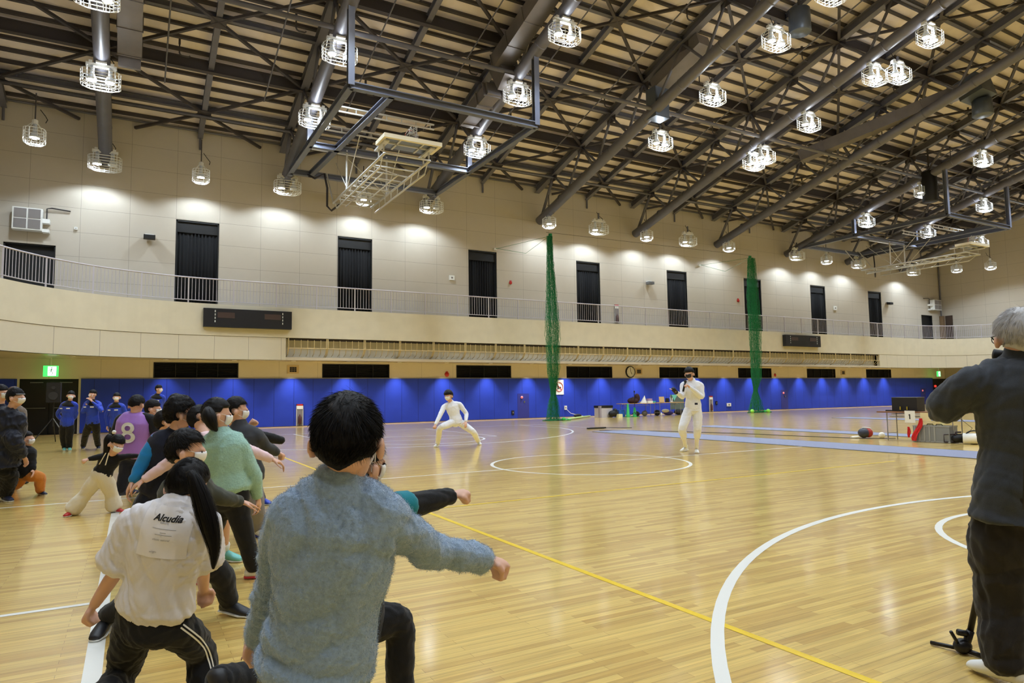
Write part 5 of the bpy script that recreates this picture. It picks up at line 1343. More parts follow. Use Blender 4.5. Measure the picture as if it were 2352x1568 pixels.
def smooth_hit(t, co, nrm, right, upv, off, rad=.014):
    zs = []
    for i in (-1, 0, 1):
        for j in (-1, 0, 1):
            h = t.ray_cast(co+right*rad*i+upv*rad*j+nrm*.3, -nrm, .6)
            if h[0] is not None: zs.append((h[0]-co).dot(nrm))
    return co+nrm*(sum(zs)/len(zs)+off) if zs else co
def text_print(txt, size, pos, right, upv, m_, parent, name='print', shear=0, bold=0, wrap=None, off=.004, depth=.0):
    cu = bpy.data.curves.new('t', 'FONT'); cu.body = txt; cu.size = size; cu.align_x = 'CENTER'; cu.align_y = 'CENTER'; cu.shear = shear; cu.offset = bold; cu.resolution_u = 4
    to = bpy.data.objects.new('t', cu); COL.objects.link(to)
    me = evalmesh(to, name); bpy.data.objects.remove(to)
    right = right.normalized(); nrm = right.cross(upv).normalized(); upv = nrm.cross(right)
    M = Matrix((right, upv, nrm)).transposed().to_4x4(); M.translation = pos-ORG[parent.name]
    me.transform(M); me.materials.clear(); me.materials.append(m_)
    if wrap is not None:
        from mathutils.bvhtree import BVHTree
        t = BVHTree.FromPolygons([v.co for v in wrap.data.vertices], [tuple(p.vertices) for p in wrap.data.polygons])
        for v in me.vertices: v.co = smooth_hit(t, v.co, nrm, right, upv, off)
    me.update(); o = bpy.data.objects.new(name, me); COL.objects.link(o); o.parent = parent; ORG[o.name] = ORG[parent.name]; return o
# ================================================================ THE PEOPLE IN THE HALL
FH = V((_F.x, _F.y, 0)).normalized(); RH = V((_R0.x, _R0.y, 0)).normalized()
def hd(a, pitch=0):
    """direction of view: 0 = away from the photographer, 90 = to the right, 180 = towards the photographer"""
    a = math.radians(a); p = math.radians(pitch); return (FH*math.cos(a)+RH*math.sin(a))*math.cos(p)+V((0, 0, math.sin(p)))
def tilt(a, roll=0, lean=0):
    """up vector of a head leaning sideways (roll, to the right) and forward"""
    return (V((0, 0, 1))+RH*math.tan(math.radians(roll))+hd(a)*math.tan(math.radians(lean))).normalized()
def fg(x, y, up=0): return floor_at(x, y)+V((0, 0, up))
def low_leg(D, px, py): return (px, py)

# 1 boy in the grey-blue fleece, seen from behind, nearest of all
p1 = person('boy in a fluffy grey-blue fleece, back turned, right fist stretched out', dict(
    head=(799, 1010), neck=(787, 1098), pelvis=(722, 1560, .03), sa=(668, 1178), ea=(628, 1345, .12), wa=(592, 1470, .28), sb=(880, 1185), eb=(985, 1262, .16), wb=(1118, 1286, .30),
    ha=(655, 1600, .02), ka=(560, 1850, .25), aa=(500, 2120, -.1), ta=(480, 2170, .1), hb=(790, 1600, .02), kb=(880, 1800, .35), ab=(900, 2050, .35), tb=(930, 2080, .55)),
    1.55, .80, hd(4, -3), C_FLEECE, C_KHAKI, S_WHITE, mask=M_MASKW, head_s=.88, hu=tilt(10, 2), vox=.006, near=12000, hands=('fist', 'fist'), tw=1.02, top_loose=.020, hem=.02, arm_r=.98, wr=.008, wscale=17, hair_t=.012, style='short', cuff=.006)
fuzz(p1['top'], C_FLEECE, 210000, .0034, .00032, 3)
kk = p1
hemb = MB(); v_, f_ = kk['cs'], kk['cf']; c0 = kk['spine'](-.05)
rings(hemb, [(c0-kk['up']*.035, v_, f_, .150*kk['k'], .112*kk['k']), (c0+kk['up']*.01, v_, f_, .155*kk['k'], .116*kk['k'])], 24)
solid('hem_band', hemb, cloth('grey blue knit band', (128, 140, 150)), kk['root'], .006, 2)

# 2 half-hidden child in front of him
ph = person('child mostly hidden behind the fleece boy, black and teal sleeve, fist out', dict(
    head=(834, 1062), neck=(820, 1112), pelvis=(790, 1420, .0), sa=(745, 1165), ea=(655, 1290, 0), wa=(588, 1440, -.05), sb=(885, 1168), eb=(955, 1158, .10), wb=(1040, 1137, .22),
    ha=(745, 1450), ka=(640, 1560, -.05), aa=(500, 1560, -.35), ta=(470, 1620, -.3), hb=(810, 1432, 0), kb=(915, 1428, .10), ab=(922, 1650, .12), tb=(952, 1712, .2)),
    2.35, .80, hd(38, -4), C_BLACK, C_BLACK, S_BLACK, mask=M_MASKW, head_s=.86, vox=.008, near=1800, hands=('relaxed', 'fist'), wr=.004, arm_r=1.05, leg_r=.95, sleeve_mat=C_BLACK, pants_loose=.010)

bd = MB(); limb(bd, [ph['J']['sb'].lerp(ph['J']['eb'], .35), ph['J']['sb'].lerp(ph['J']['eb'], .72)], [.056, .054]); bd.build('sleeve_band', C_TEAL, ph['top'], True)
# 3 girl with the long ponytail and the printed shirt
p2 = person('girl in a greige printed T-shirt with a long black ponytail, bending forward', dict(
    head=(431, 1116, .05), neck=(410, 1150, -.01), pelvis=(352, 1412), sa=(318, 1198), ea=(268, 1310, .02), wa=(217, 1388, .05), sb=(464, 1200, .03), eb=(464, 1300, .10), wb=(468, 1352, .22),
    ha=(305, 1432), ka=(283, 1545, .12), aa=(215, 1640, -.2), ta=(205, 1690, -.1), hb=(400, 1430), kb=(462, 1500, .18), ab=(470, 1640, .10), tb=(500, 1690, .22)),
    2.62, .84, hd(10, -30), C_BEIGE, C_BLACK, S_WHITE, mask=None, style='tied', head_s=.88, hu=tilt(5, 6, 32), vox=.007, near=7000, hands=('fist', 'fist'), sleeve='short', arm_r=1.15, tw=.98, top_loose=.026, hem=.07, wr=.0065, wscale=21, hair_t=.012, pants_loose=.010, leg_r=.98, flare=.012)
def ponytail(P, r, m_, parent, strands_n, seed=1, wd=.0012, L=.2):
    """tail of hair through points (world), with loose strands, and its tie"""
    mb = MB(); limb(mb, P, r, 14); rnd = random.Random(seed)
    Q = catmull([tuple(p)+(q,) for p, q in zip(P, r)], 6)
    for k in range(strands_n):
        off = V((rnd.gauss(0, 1), rnd.gauss(0, 1), rnd.gauss(0, 1))).normalized()*rnd.uniform(.75, 1.15)
        i0 = rnd.randint(0, len(Q)//2); i1 = min(len(Q)-1, i0+rnd.randint(len(Q)//3, len(Q)))
        idx = list(range(i0, i1, 2))
        if len(idx) < 3: continue
        a = len(mb.v); spread = rnd.uniform(1.0, 1.35)
        for m_i, i in enumerate(idx):
            t = m_i/len(idx); p = V(Q[i][:3])+off*Q[i][3]*(1+(spread-1)*t); w_ = off.orthogonal().normalized()*wd*(1-t*.8)
            mb.v.append(tuple(p-w_)); mb.v.append(tuple(p+w_))
        for m_i in range(len(idx)-1): mb.f.append((a+2*m_i, a+2*m_i+1, a+2*m_i+3, a+2*m_i+2)); mb.m.append(0)
    return mb.build('ponytail', m_, parent, True)
D = 2.62
T = [at(436, 1088, D-.085), at(444, 1094, D-.105), at(458, 1130, D-.11), at(472, 1175, D-.11), at(484, 1220, D-.11), at(492, 1262, D-.10), at(490, 1305, D-.10)]
ponytail(T, [.014, .020, .030, .034, .028, .018, .005], M_HAIR, p2['root'], 1100, 2)
INK = mat('black shirt print', (28, 26, 28), .8); INK2 = mat('grey shirt print', (150, 146, 146), .8); INKW = mat('white shirt panel', (236, 232, 236), .85)
rt = (at(430, 1195, D)-at(345, 1180, D)); upv = (at(400, 1150, D)-at(372, 1300, D))
pb_ = MB(); c_ = at(372, 1232, D-.06)
top2 = p2['top']
def panel_grid(c, right, upv, w_, h_, m_, parent, wrap, name, n=14, off=.002):
    from mathutils.bvhtree import BVHTree
    right = right.normalized(); nrm = right.cross(upv).normalized(); upv = nrm.cross(right); mb = MB(); vs = []
    t = BVHTree.FromPolygons([v.co for v in wrap.data.vertices], [tuple(p.vertices) for p in wrap.data.polygons]); og = ORG[parent.name]
    for i in range(n+1):
        for j in range(n+1):
            p = c+right*w_*(i/n-.5)+upv*h_*(j/n-.5)-og; vs.append(smooth_hit(t, p, nrm, right, upv, off)+og)
    mb.add(vs, [(i*(n+1)+j, (i+1)*(n+1)+j, (i+1)*(n+1)+j+1, i*(n+1)+j+1) for i in range(n) for j in range(n)])
    return mb.build(name, m_, parent, True)
panel_grid(at(378, 1222, D-.1), rt, upv, .175, .185, INKW, top2, top2, 'print_panel', n=24, off=.0045)
text_print('Alcudia', .033, at(385, 1191, D-.1), rt, upv, INK, top2, shear=.25, bold=.0009, wrap=top2, off=.0065)
text_print('Balearic', .010, at(380, 1200, D-.1), rt, upv, INK2, top2, wrap=top2, off=.0065)
for (yy, w_) in ((1213, .085), (1221, .02), (1226, .06)):
    panel_grid(at(380, yy, D-.1), rt, upv, w_, .0015, INK2, top2, top2, 'print_line', n=6, off=.006)
text_print('classic natural', .011, at(375, 1236, D-.1), rt, upv, INK2, top2, shear=.2, wrap=top2, off=.0065)
text_print('origin', .011, at(358, 1262, D-.1), rt, upv, INK2, top2, wrap=top2, off=.0065)
# twin white stripes down the right trouser leg
def leg_stripe(pr, K, side, m_, r0=.078, w_=.006, gap=.013, s=.84):
    J = pr['J']; mb = MB(); from mathutils.bvhtree import BVHTree
    wrap = pr['pants']; t = BVHTree.FromPolygons([v.co for v in wrap.data.vertices], [tuple(p.vertices) for p in wrap.data.polygons]); og = ORG[pr['root'].name]
    pts = catmull([tuple(J[k]) for k in K], 10)
    for g in (-gap/2, gap/2):
        vs = []
        for i, p in enumerate(pts):
            p = V(p); dd = V(pts[min(i+1, len(pts)-1)])-V(pts[max(i-1, 0)]); ww = side.cross(dd).normalized()
            for e in (-w_/2, w_/2):
                q = p+ww*(g+e)-og; h = t.ray_cast(q+side*.25, -side, .4); q = h[0]+side*.0025 if h[0] is not None else q
                vs.append(q+og)
        mb.add(vs, [(2*i, 2*i+1, 2*i+3, 2*i+2) for i in range(len(pts)-1)])
    mb.build('side_stripes', m_, wrap)
leg_stripe(p2, ('hb', 'kb', 'ab'), (RH*.8-FH*.6).normalized(), S_WHITE); leg_stripe(p2, ('ha', 'ka', 'aa'), (-RH*.95-FH*.2).normalized(), S_WHITE)

# 4 boy in a dark olive jacket, face to the right
person('boy in a dark olive jacket and black trousers, mask, open right hand', dict(
    head=(428, 1034), neck=(432, 1088), pelvis=(425, 1262, .05), sa=(392, 1120, -.02), ea=(372, 1190, -.05), wa=(360, 1250, 0), sb=(462, 1122, .05), eb=(508, 1142, .10), wb=(552, 1152, .22),
    ha=(405, 1285), ka=(330, 1360, -.08), aa=fg(243, 1452, .085), ta=fg(222, 1470, .0), hb=(448, 1270, .06), kb=(508, 1320, .15), ab=fg(525, 1412, .08), tb=fg(580, 1418, 0)),
    3.75, .86, hd(72, -4), C_OLIVE, C_BLACK, S_BLACK, mask=M_MASKW, head_s=.98, vox=.010, near=3500, hands=('relaxed', 'open'), wr=.005, wscale=16, sole=S_WHITE, hair_t=.013, pants_loose=.016)

# 5 girl in the mint fleece
p5 = person('girl in a mint green fleece and black leggings with a short ponytail', dict(
    head=(499, 952), neck=(505, 990), pelvis=(525, 1132, .0), sa=(482, 1018), ea=(478, 1090, .1), wa=(490, 1150, .25), sb=(548, 1022), eb=(580, 1085, .05), wb=(592, 1142, .12),
    ha=(508, 1150), ka=(480, 1240, .1), aa=(452, 1318, .0), ta=(470, 1330, .1), hb=(540, 1150), kb=(563, 1232, .05), ab=fg(583, 1328, .075), tb=fg(606, 1326, 0)),
    4.70, .90, hd(58, -3), C_MINT, C_BLACK, S_WHITE, mask=M_MASKW, style='tied', head_s=.95, vox=.010, near=2600, hands=(None, 'relaxed'), wr=.006, wscale=12, top_loose=.028, arm_r=1.05, sole=S_RED, leg_r=.98, hem=.0, hair_t=.013)
fuzz(p5['top'], C_MINT, 40000, .0045, .0006, 8)
D = 4.7; ponytail([at(478, 942, D-.12), at(480, 955, D-.17), at(488, 975, D-.17), at(497, 988, D-.15)], [.03, .045, .035, .012], M_HAIR, p5['root'], 160, 6, .0018)

# 6 girl in pale pink behind
person('girl in pale pink sleeves and dark shorts, arms spread, behind the mint fleece', dict(
    head=(462, 962, .1), neck=(470, 1000), pelvis=(480, 1120, .0), sa=(436, 1030, 0), ea=(385, 1065, 0), wa=(330, 1102, -.05), sb=(512, 1018, .05), eb=(572, 1034, .1), wb=(624, 1054, .2),
    ha=(462, 1132), ka=(430, 1180, .05), aa=(400, 1240, .0), ta=(400, 1260, 0), hb=(492, 1132), kb=(512, 1195, .05), ab=fg(514, 1288, .08), tb=fg(545, 1290, 0)),
    5.15, .92, hd(60, 0), C_PINK, C_BLACK, S_TEAL, mask=M_MASKW, head_s=.95, hands=('relaxed', 'relaxed'), pants_end=-.55, wr=.004, sole=S_WHITE, top_loose=.010, sock=(S_WHITE, .80), near=600)
# 7 boy in the dark grey sweater
person('boy in a dark grey sweater and grey joggers, white collar, arm out', dict(
    head=(543, 942), neck=(550, 977), pelvis=(562, 1090), sa=(525, 1002), ea=(540, 1025, .15), wa=(570, 982, .22), sb=(588, 1000, .0), eb=(610, 1026, .08), wb=(636, 1038, .2),
    ha=(550, 1102), ka=(565, 1140, .15), aa=(575, 1185, .1), ta=(600, 1195, .1), hb=(575, 1102), kb=(590, 1165, .0), ab=fg(592, 1232, .08), tb=fg(612, 1236, 0)),
    6.1, 1.0, hd(66, -2), C_GREY, C_JEAN, S_WHITE, mask=M_MASKW, head_s=1.02, hands=('fist', 'fist'), wr=.006, wscale=14, sole=S_BLUE, collar=True, near=1200, top_loose=.02)
# 8 black sleeve kid behind
person('child in black behind the grey sweater boy, straight black sleeve stretched right', dict(
    head=(535, 962), neck=(540, 990), pelvis=(555, 1090), sa=(520, 1005), ea=(520, 1050), wa=(530, 1080), sb=(575, 1000, .05), eb=(612, 1004, .1), wb=(650, 1012, .2),
    ha=(545, 1100), ka=(570, 1130), aa=(560, 1185), ta=(580, 1195), hb=(565, 1100), kb=(585, 1120, .2), ab=fg(600, 1158, .08), tb=fg(620, 1160, 0)),
    7.6, .92, hd(60), C_BLACK, C_NAVY, mat('royal blue shoe', (40, 70, 190), .5), mask=M_MASKW, hands=(None, None), arm_r=1.25, wr=.004, sole=S_WHITE)
# 9 blue-sleeved child
p9 = person('child with tousled black hair in a navy jacket with bright blue sleeves', dict(
    head=(414, 948), neck=(402, 990), pelvis=(372, 1118), sa=(362, 1010, -.05), ea=(330, 1058, -.1), wa=(305, 1105, -.15), sb=(432, 1012, .05), eb=(440, 1070, .1), wb=(420, 1120, .2),
    ha=(358, 1132), ka=(318, 1185, -.05), aa=(272, 1232, -.15), ta=(262, 1252, -.1), hb=(388, 1132), kb=(425, 1190, .2), ab=(428, 1260, .2), tb=(450, 1268, .3)),
    5.3, .98, hd(52, -4), C_NAVY, cloth('deep navy trousers', (20, 26, 46)), S_TEAL, mask=M_MASKW, head_s=1.04, hair_t=.024, near=2600, hands=('relaxed', 'relaxed'), sleeve_mat=C_CYAN, wr=.006, wscale=14, leg_r=1.05, pants_loose=.02, top_loose=.02)
# 10 purple bib
p10 = person('child in a purple bib numbered 8 over a black shirt, back turned', dict(
    head=(314, 930), neck=(312, 950), pelvis=(303, 1032), sa=(277, 963), ea=(262, 1000), wa=(258, 1030, .1), sb=(347, 963), eb=(358, 1000), wb=(356, 1032, .1),
    ha=(295, 1045), ka=(288, 1085, .0), aa=(278, 1125), ta=(280, 1135), hb=(312, 1045), kb=(308, 1085, .1), ab=fg(304, 1128, .08), tb=fg(300, 1122, 0)),
    8.2, 1.02, hd(5, -20), C_BLACK, C_NAVY, S_NAVY, head_s=1.0, hu=tilt(5, 0, 25), style='crop', near=700, hands=(None, None), wr=.004, hair_t=.014, tw=1.15)
tb_ = MB(); kb_ = p10['k']; sp = p10['spine']; v_, f_ = p10['cs'], p10['cf']
rings(tb_, [(sp(t), v_, f_, a*kb_+.035, b*kb_+.035) for t, a, b in ((-.05, .165, .118), (.3, .150, .112), (.58, .155, .118), (.78, .150, .112), (.90, .125, .085))], 22)
bib = solid('bib', tb_, C_PURPLE, p10['root'], .012, 6, wr=.0015, wscale=10)
text_print('8', .34, p10['spine'](.46)-FH*.05+RH*.03, RH, V((0, 0, 1)), S_WHITE, bib, bold=.004, wrap=bib, off=.022)
# 11 masked child behind the bib
person('dark-haired masked child in a taupe top behind the purple bib', dict(
    head=(351, 938), neck=(348, 962), pelvis=(352, 1040), sa=(330, 972), ea=(330, 1005), wa=(335, 1035), sb=(366, 972), eb=(370, 1005), wb=(372, 1035),
    ha=(346, 1050), ka=(346, 1090), aa=(346, 1125), ta=(352, 1130), hb=(358, 1050), kb=(360, 1090), ab=(360, 1125), tb=(368, 1130)),
    8.9, .92, hd(72, -3), C_TAUPE, C_BLACK, S_BLACK, mask=M_MASKW, style='bangs', head_s=1.0, near=500, hands=(None, None))
# 12 heads behind
person('dark-haired child behind the tousled child, only the head showing', dict(
    head=(405, 925), neck=(402, 950), pelvis=(400, 1030), sa=(385, 962), ea=(382, 1000), wa=(380, 1030), sb=(420, 962), eb=(424, 1000), wb=(424, 1030),
    ha=(395, 1040), ka=(395, 1080), aa=(395, 1118), ta=(400, 1122), hb=(408, 1040), kb=(408, 1080), ab=(408, 1118), tb=(414, 1122)),
    9.2, .95, hd(40), C_BLACK, C_BLACK, S_BLACK, style='short', head_s=1.02, near=400, hands=(None, None), hair_t=.015)
person('black-haired child crowded behind the navy jacket, face hidden', dict(
    head=(378, 968, 0), neck=(378, 992), pelvis=(382, 1075), sa=(358, 1005), ea=(352, 1040), wa=(350, 1075), sb=(398, 1005), eb=(402, 1040), wb=(402, 1075),
    ha=(375, 1085), ka=(375, 1130), aa=(375, 1170), ta=(380, 1178), hb=(392, 1085), kb=(392, 1130), ab=(392, 1170), tb=(398, 1178)),
    7.3, .95, hd(50), cloth('mauve purple cloth', (120, 72, 140)), C_BLACK, S_BLACK, mask=M_MASKW, style='bangs', head_s=1.0, near=500, hands=(None, None), hair_t=.015)
# 13 small girl in cream wide trousers
p13 = person('small girl in wide cream suspender trousers and black top, leaning sideways', dict(
    head=(268, 1020, -.05), neck=(258, 1042), pelvis=(234, 1090), sa=(244, 1048, -.02), ea=(222, 1050, -.1), wa=(203, 1054, -.15), sb=(270, 1052, .0), eb=(292, 1048, .05), wb=(318, 1046, .1),
    ha=(224, 1097), ka=(196, 1135), aa=fg(166, 1183, .06), ta=fg(148, 1188, 0), hb=(242, 1098), kb=(256, 1135, .1), ab=fg(262, 1176, .06), tb=fg(285, 1177, 0)),
    7.55, .70, hd(120, -22), C_BLACK, C_CREAM, S_RED, mask=M_MASKW, style='bangs', head_s=.90, hu=tilt(100, 14, 10), near=500, hands=('fist', None), pants_loose=.022, flare=.035, pants_end=.97, leg_r=1.1, sole=S_WHITE, wr=.003, top_loose=.008, hem=-.05)
D = 7.5; ponytail([at(252, 1000, D+.02), at(248, 1010, D), at(246, 1030, D), at(240, 1045, D)], [.03, .04, .035, .015], M_HAIR, p13['root'], 60, 9, .002)
st = MB()
for a, b, dd in (((228, 1066), (243, 1040), -.15), ((242, 1068), (250, 1040), -.14)): st.beam(at(a[0], a[1], 7.5+dd), at(b[0], b[1], 7.5+dd), .012, .004)
st.build('suspenders', C_CREAM, p13['pants'])
MB().ball(at(262, 992, 7.45), .022).build('hair_bobble', S_WHITE, p13['hair'], True)
# 14 adult in navy down coat, left edge
p14 = person('adult in a long navy puffer coat and glasses crouching at the left edge', dict(
    head=(36, 912), neck=(22, 945), pelvis=(6, 1052), sa=(-2, 962, .05), ea=(30, 1010, -.1), wa=(52, 1045, .05), sb=(38, 962, .0), eb=(30, 1000, .15), wb=(42, 1040, .25),
    ha=(-4, 1060), ka=(24, 1092, .1), aa=fg(12, 1150, .08), ta=fg(44, 1156, 0), hb=(12, 1060, .1), kb=(-20, 1090, .1), ab=fg(-40, 1140, .08), tb=fg(-20, 1146, 0)),
    8.45, 1.0, hd(78, -4), cloth('navy down coat', (24, 28, 44), rough=.5), C_BLACK, S_NAVY, mask=M_MASKW, style='bangs', head_s=1.0, near=800, hands=('relaxed', 'relaxed'), top_loose=.065, arm_r=1.5, wr=.012, wscale=26, hood=True, sole=S_WHITE, leg_r=1.35, hem=.15)
MB().tube([at(37, 905, 8.36), at(58, 905, 8.42)], .005, 5).build('glasses', M_GREYM, p14['root'])
# 15 boy in orange trousers
person('small boy in orange-brown trousers lunging beside the navy coat', dict(
    head=(61, 1008), neck=(58, 1025), pelvis=(55, 1082), sa=(50, 1035), ea=(48, 1060), wa=(58, 1078), sb=(68, 1036), eb=(74, 1058), wb=(76, 1078, -.05),
    ha=(52, 1090), ka=(38, 1112, .1), aa=fg(28, 1122, .06), ta=fg(42, 1122, 0), hb=(58, 1090), kb=(91, 1095, .0), ab=fg(92, 1136, .06), tb=fg(114, 1138, 0)),
    8.85, .72, hd(78, 0), C_BLACK, C_ORANGE, S_NAVY, mask=M_MASKW, head_s=.88, near=400, hands=('relaxed', 'relaxed'), pants_loose=.02, top_loose=.03, sole=S_GREY if 'S_GREY' in globals() else S_WHITE, leg_r=1.1)
# 16, 17 people at the left edge
person('masked dark-haired person at the far left edge behind the navy coat', dict(
    head=(3, 902), neck=(0, 930), pelvis=(-8, 1030), sa=(-22, 945), ea=(-28, 990), wa=(-25, 1030), sb=(20, 945), eb=(24, 990), wb=(22, 1030),
    ha=(-14, 1040), ka=(-14, 1080), aa=(-14, 1122), ta=(-6, 1126), hb=(0, 1040), kb=(2, 1080), ab=(2, 1122), tb=(10, 1126)),
    9.6, 1.0, hd(95), C_NAVY, C_BLACK, S_BLACK, mask=M_MASKW, style='bangs', near=300, hands=(None, None))
person('brown-haired person peeking out behind the navy coat', dict(
    head=(33, 906), neck=(32, 930), pelvis=(28, 1020), sa=(15, 945), ea=(12, 985), wa=(14, 1015), sb=(50, 945), eb=(54, 985), wb=(54, 1015),
    ha=(22, 1030), ka=(22, 1068), aa=(22, 1106), ta=(30, 1110), hb=(36, 1030), kb=(36, 1068), ab=(36, 1106), tb=(44, 1110)),
    10.4, 1.0, hd(80), C_TAUPE, C_BLACK, S_BLACK, hair=M_HAIRB, style='bangs', near=300, hands=(None, None), hair_t=.015)
# 18-21 tracksuit helpers
def helper(lab, x, yh, yf, D, face, dx=0, arms=None, feet=(-12, 12), mask=M_MASKW, s=1.0, shoe=S_NAVY):
    k = 1543/D; J = dict(head=(x+dx, yh), neck=(x+dx*.7-1, yh+.165*s*k), pelvis=(x-dx*.3, yh+.70*s*k))
    sy = yh+.235*s*k; J['sa'] = (x-.155*s*k+dx*.5, sy); J['sb'] = (x+.155*s*k+dx*.5, sy)
    a = arms or ((-.24, .50, -.0), (-.20, .74, .08), (.24, .50, 0), (.20, .74, .08))
    for n_, (ax, ay, ad) in zip(('ea', 'wa', 'eb', 'wb'), a): J[n_] = (x+ax*s*k, yh+ay*s*k, ad)
    J['ha'] = (x-.09*s*k-dx*.3, yh+.78*s*k); J['hb'] = (x+.09*s*k-dx*.3, yh+.78*s*k)
    J['aa'] = fg(x+feet[0], yf, .08); J['ab'] = fg(x+feet[1], yf, .08); J['ta'] = fg(x+feet[0]-2, yf+4, 0); J['tb'] = fg(x+feet[1]+6, yf+3, 0)
    hA = at(*J['ha'][:2], D); hB = at(*J['hb'][:2], D)
    J['ka'] = hA.lerp(J['aa'], .52)-FH*.03; J['kb'] = hB.lerp(J['ab'], .52)-FH*.03
    pr = person(lab, J, D, s, hd(face, -4), C_ROYAL, C_BLACK, shoe, mask=mask, head_s=s, vox=.014, hands=('relaxed', 'relaxed'), style='bangs', wr=.007, wscale=18, top_loose=.022, pants_loose=.02, sole=S_WHITE, collar=True, arm_r=.9, tw=.95)
    tm = MB(); v_, f_ = pr['cs'], pr['cf']; sp = pr['spine']; kk = pr['k']
    rings(tm, [(sp(.86), v_, f_, .195*kk, .140*kk), (sp(.93), v_, f_, .170*kk, .120*kk), (sp(1.02), v_, f_, .085*kk, .082*kk)], 18); solid('shoulder_yoke', tm, C_BLACK, pr['top'], .014, 2)
    MB().box(sp(.70)-FH*.165*s+RH*.09*s, (.09, .012, .03), Matrix.Rotation(-YAW, 3, 'Z')).box(sp(.70)-FH*.165*s-RH*.09*s, (.06, .012, .025), Matrix.Rotation(-YAW, 3, 'Z')).build('chest_print', S_WHITE, pr['top'])
    return pr
helper('leftmost masked helper in a blue and black tracksuit, before the black doors', 156, 908, 1034, 17.1, 150, dx=7, arms=((-.26, .48, .05), (-.12, .70, .12), (.20, .50, .08), (.08, .70, .12)), feet=(-8, 3), shoe=S_TEAL)
helper('second tracksuit helper from the left, hand raised to the chin', 213, 905, 1030, 17.2, 195, arms=((-.26, .46, -.1), (-.08, .10, -.15), (.24, .44, -.1), (-.02, .18, -.16)), feet=(-22, 12))
helper('third tracksuit helper from the left, standing behind the purple bib', 268, 912, 1030, 17.3, 165, arms=((-.26, .48, 0), (-.24, .74, 0), (.24, .46, .05), (.14, .70, .1)), feet=(-6, 12))
helper('tracksuit helper farthest back, standing right of the trio, facing right', 360, 893, 1012, 19.0, 95, dx=5, arms=((-.20, .50, .0), (-.10, .72, -.1), (.16, .50, .1), (.1, .72, .0)), feet=(-8, 8))
# 22 lunging fencer
KW = dict(sole=S_WHITE)
p22 = person('fencer in white lunging with bent knees beside the centre circle', dict(
    head=(1030, 909, -.05), neck=(1036, 923), pelvis=(1048, 967), sa=(1020, 934, -.08), ea=(1010, 955, -.25), wa=(1000, 975, -.40), sb=(1056, 929, .05), eb=(1071, 950, .05), wb=(1070, 968, -.12),
    ha=(1040, 969, -.08), ka=(1011, 983, -.25), aa=fg(1005, 1026, .09), ta=fg(986, 1030, 0), hb=(1056, 969, .05), kb=(1087, 992, .0), ab=fg(1099, 1021, .09), tb=fg(1112, 1024, 0)),
    16.3, 1.0, hd(205, -10), C_WHITE, C_WHITE, S_WHITE, mask=M_MASKW, style='bangs', head_s=1.12, vox=.012, hands=('fist', 'relaxed'), wr=.003, top_loose=.014, hair_t=.026, pants_loose=.012, hem=.12, collar=True, **KW)
# 23 fencer with the microphone
p23 = person('standing fencer in white with black mask holding a microphone', dict(
    head=(1583, 858, -.05), neck=(1589, 873), pelvis=(1592, 934), sa=(1569, 884, -.02), ea=(1568, 911, -.1), wa=(1551, 899, -.25), sb=(1610, 885, .02), eb=(1612, 911, -.05), wb=(1583, 888, -.24),
    ha=(1582, 939), ka=(1567, 985, -.12), aa=fg(1575, 1036, .095), ta=fg(1545, 1040, .0), hb=(1602, 939), kb=(1602, 985, -.05), ab=fg(1600, 1040, .09), tb=fg(1607, 1050, 0)),
    13.75, 1.02, hd(215, -8), C_WHITE, C_WHITE, S_WHITE, mask=mat('black face mask', (20, 20, 24), .6), head_s=1.04, style='bangs', vox=.011, hands=('open', 'grip'), wr=.003, top_loose=.012, hair_t=.026, pants_loose=.02, pants_end=.42, sock=(S_WHITE, .3), arm_r=1.0, hem=.14, sole=S_WHITE, collar=True)
t = thing('microphone', 'black hand microphone held by the standing fencer', 'microphone', at(1572, 890, 13.45))
MB().tube([at(1569, 899, 13.48), at(1573, 880, 13.50)], .020, 10).build('handle', M_BLACK, t, True); MB().ball(at(1574, 876, 13.50), (.028, .028, .035)).build('grille', M_BLACK, t, True)
gl = MB(); limb(gl, [at(1553, 901, 13.49), at(1546, 893, 13.40)], [.045, .042]); gl.build('wrist_guard', M_BLACK, p23['root'], True)
MB().box(at(1599, 927, 13.52), (.06, .01, .04), Matrix.Rotation(-YAW, 3, 'Z')).build('chest_patch', C_NAVY, p23['top'])
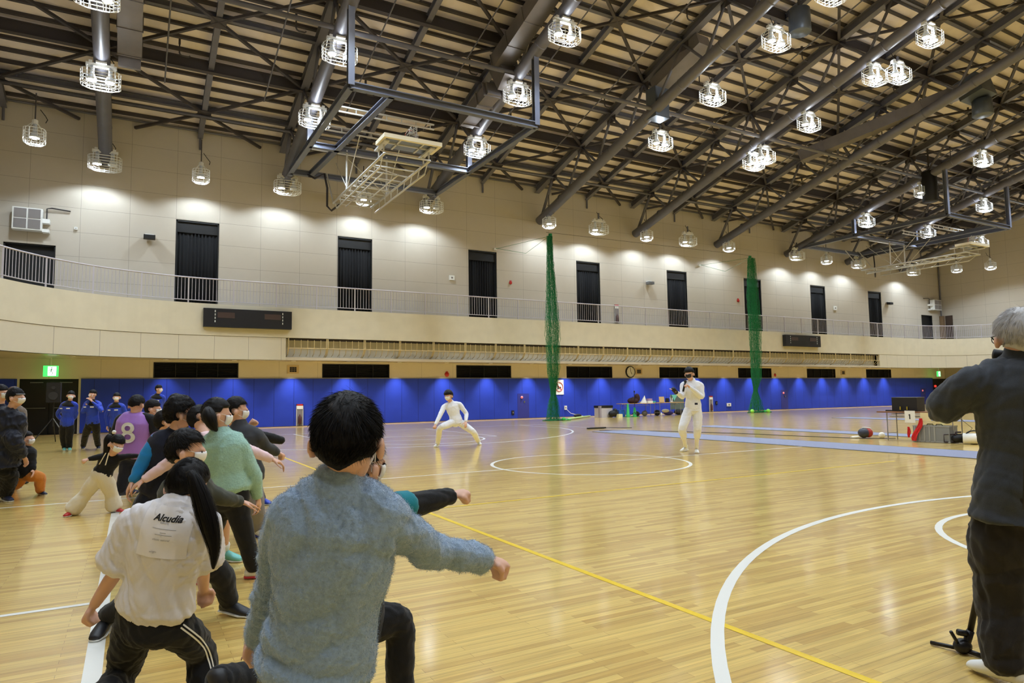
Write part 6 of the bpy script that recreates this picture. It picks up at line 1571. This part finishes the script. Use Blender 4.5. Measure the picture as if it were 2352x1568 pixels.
# 24 photographer
p24 = person('grey-haired photographer in a charcoal jacket, back turned, at the right edge', dict(
    head=(2343, 772), neck=(2362, 820), pelvis=(2345, 1140), sa=(2236, 884, .02), ea=(2170, 935, .15), wa=(2268, 868, .34), sb=(2470, 900, .05), eb=(2500, 990, .15), wb=(2400, 880, .35),
    ha=(2300, 1170), ka=(2305, 1370, .03), aa=(2310, 1520, -.02), ta=fg(2290, 1565, .0), hb=(2400, 1170, .1), kb=(2420, 1370, .2), ab=(2435, 1500, .25), tb=fg(2450, 1520, 0)),
    2.92, 1.0, hd(20, -2), C_JACKET, C_TROUS, S_WHITE, hair=M_HAIRG, style='short', head_s=1.0, hu=tilt(20, -3, 4), vox=.009, near=9000, hands=('grip', 'grip'), tw=1.18, top_loose=.030, arm_r=1.28, hem=.16, wr=.010, wscale=17, leg_r=1.22, pants_loose=.034, bald=True, hair_t=.015, collar=True, pants_end=1.02)
p24['root']['label'] = 'grey-haired photographer in a charcoal jacket, back turned, at the right edge'
J = p24['J']
cl = MB(); sp = p24['spine']; v_, f_ = p24['cs'], p24['cf']
rings(cl, [(sp(.90), v_, f_, .125, .105), (sp(1.0)+V((0, 0, .015)), v_, f_, .092, .088), (sp(1.0)+V((0, 0, .050)), v_, f_, .080, .078)], 24); solid('collar', cl, C_JACKET, p24['top'], .007, 2)
MB().tube([at(2352, 900, 2.70), at(2352, 1050, 2.70), at(2350, 1170, 2.74)], .002, 4).build('back_seam', M_BLACK, p24['top'])
gs = MB(); hc, f, sd, u = p24['hc'], p24['hf'], p24['hs'], p24['hu']
gs.tube([hc-sd*.082-f*.01+u*.012, hc-sd*.080+f*.09+u*.012, hc-sd*.066+f*.105+u*.0], .003, 6)
gs.tube([hc-sd*.048+f*.108+u*.0+(sd*.028*math.cos(k*.5)+u*.022*math.sin(k*.5)) for k in range(13)], .002, 5); gs.build('glasses', M_BLACK, p24['root'])
t = thing('camera_body', 'black camera held to the eye of the photographer at the right edge', 'camera', at(2320, 830, 3.15))
MB().box(at(2330, 832, 3.14), (.12, .08, .09), Matrix.Rotation(-YAW-.3, 3, 'Z')).build('body', M_BLACK, t); MB().tube([at(2320, 832, 3.18), at(2318, 832, 3.30)], .035, 16).build('lens', mat('camera lens barrel', (18, 18, 20), .4), t, True)
MB().tube([at(2281, 812, 3.12), at(2310, 816, 3.10)], .022, 12).build('viewfinder', M_BLACK, t, True)
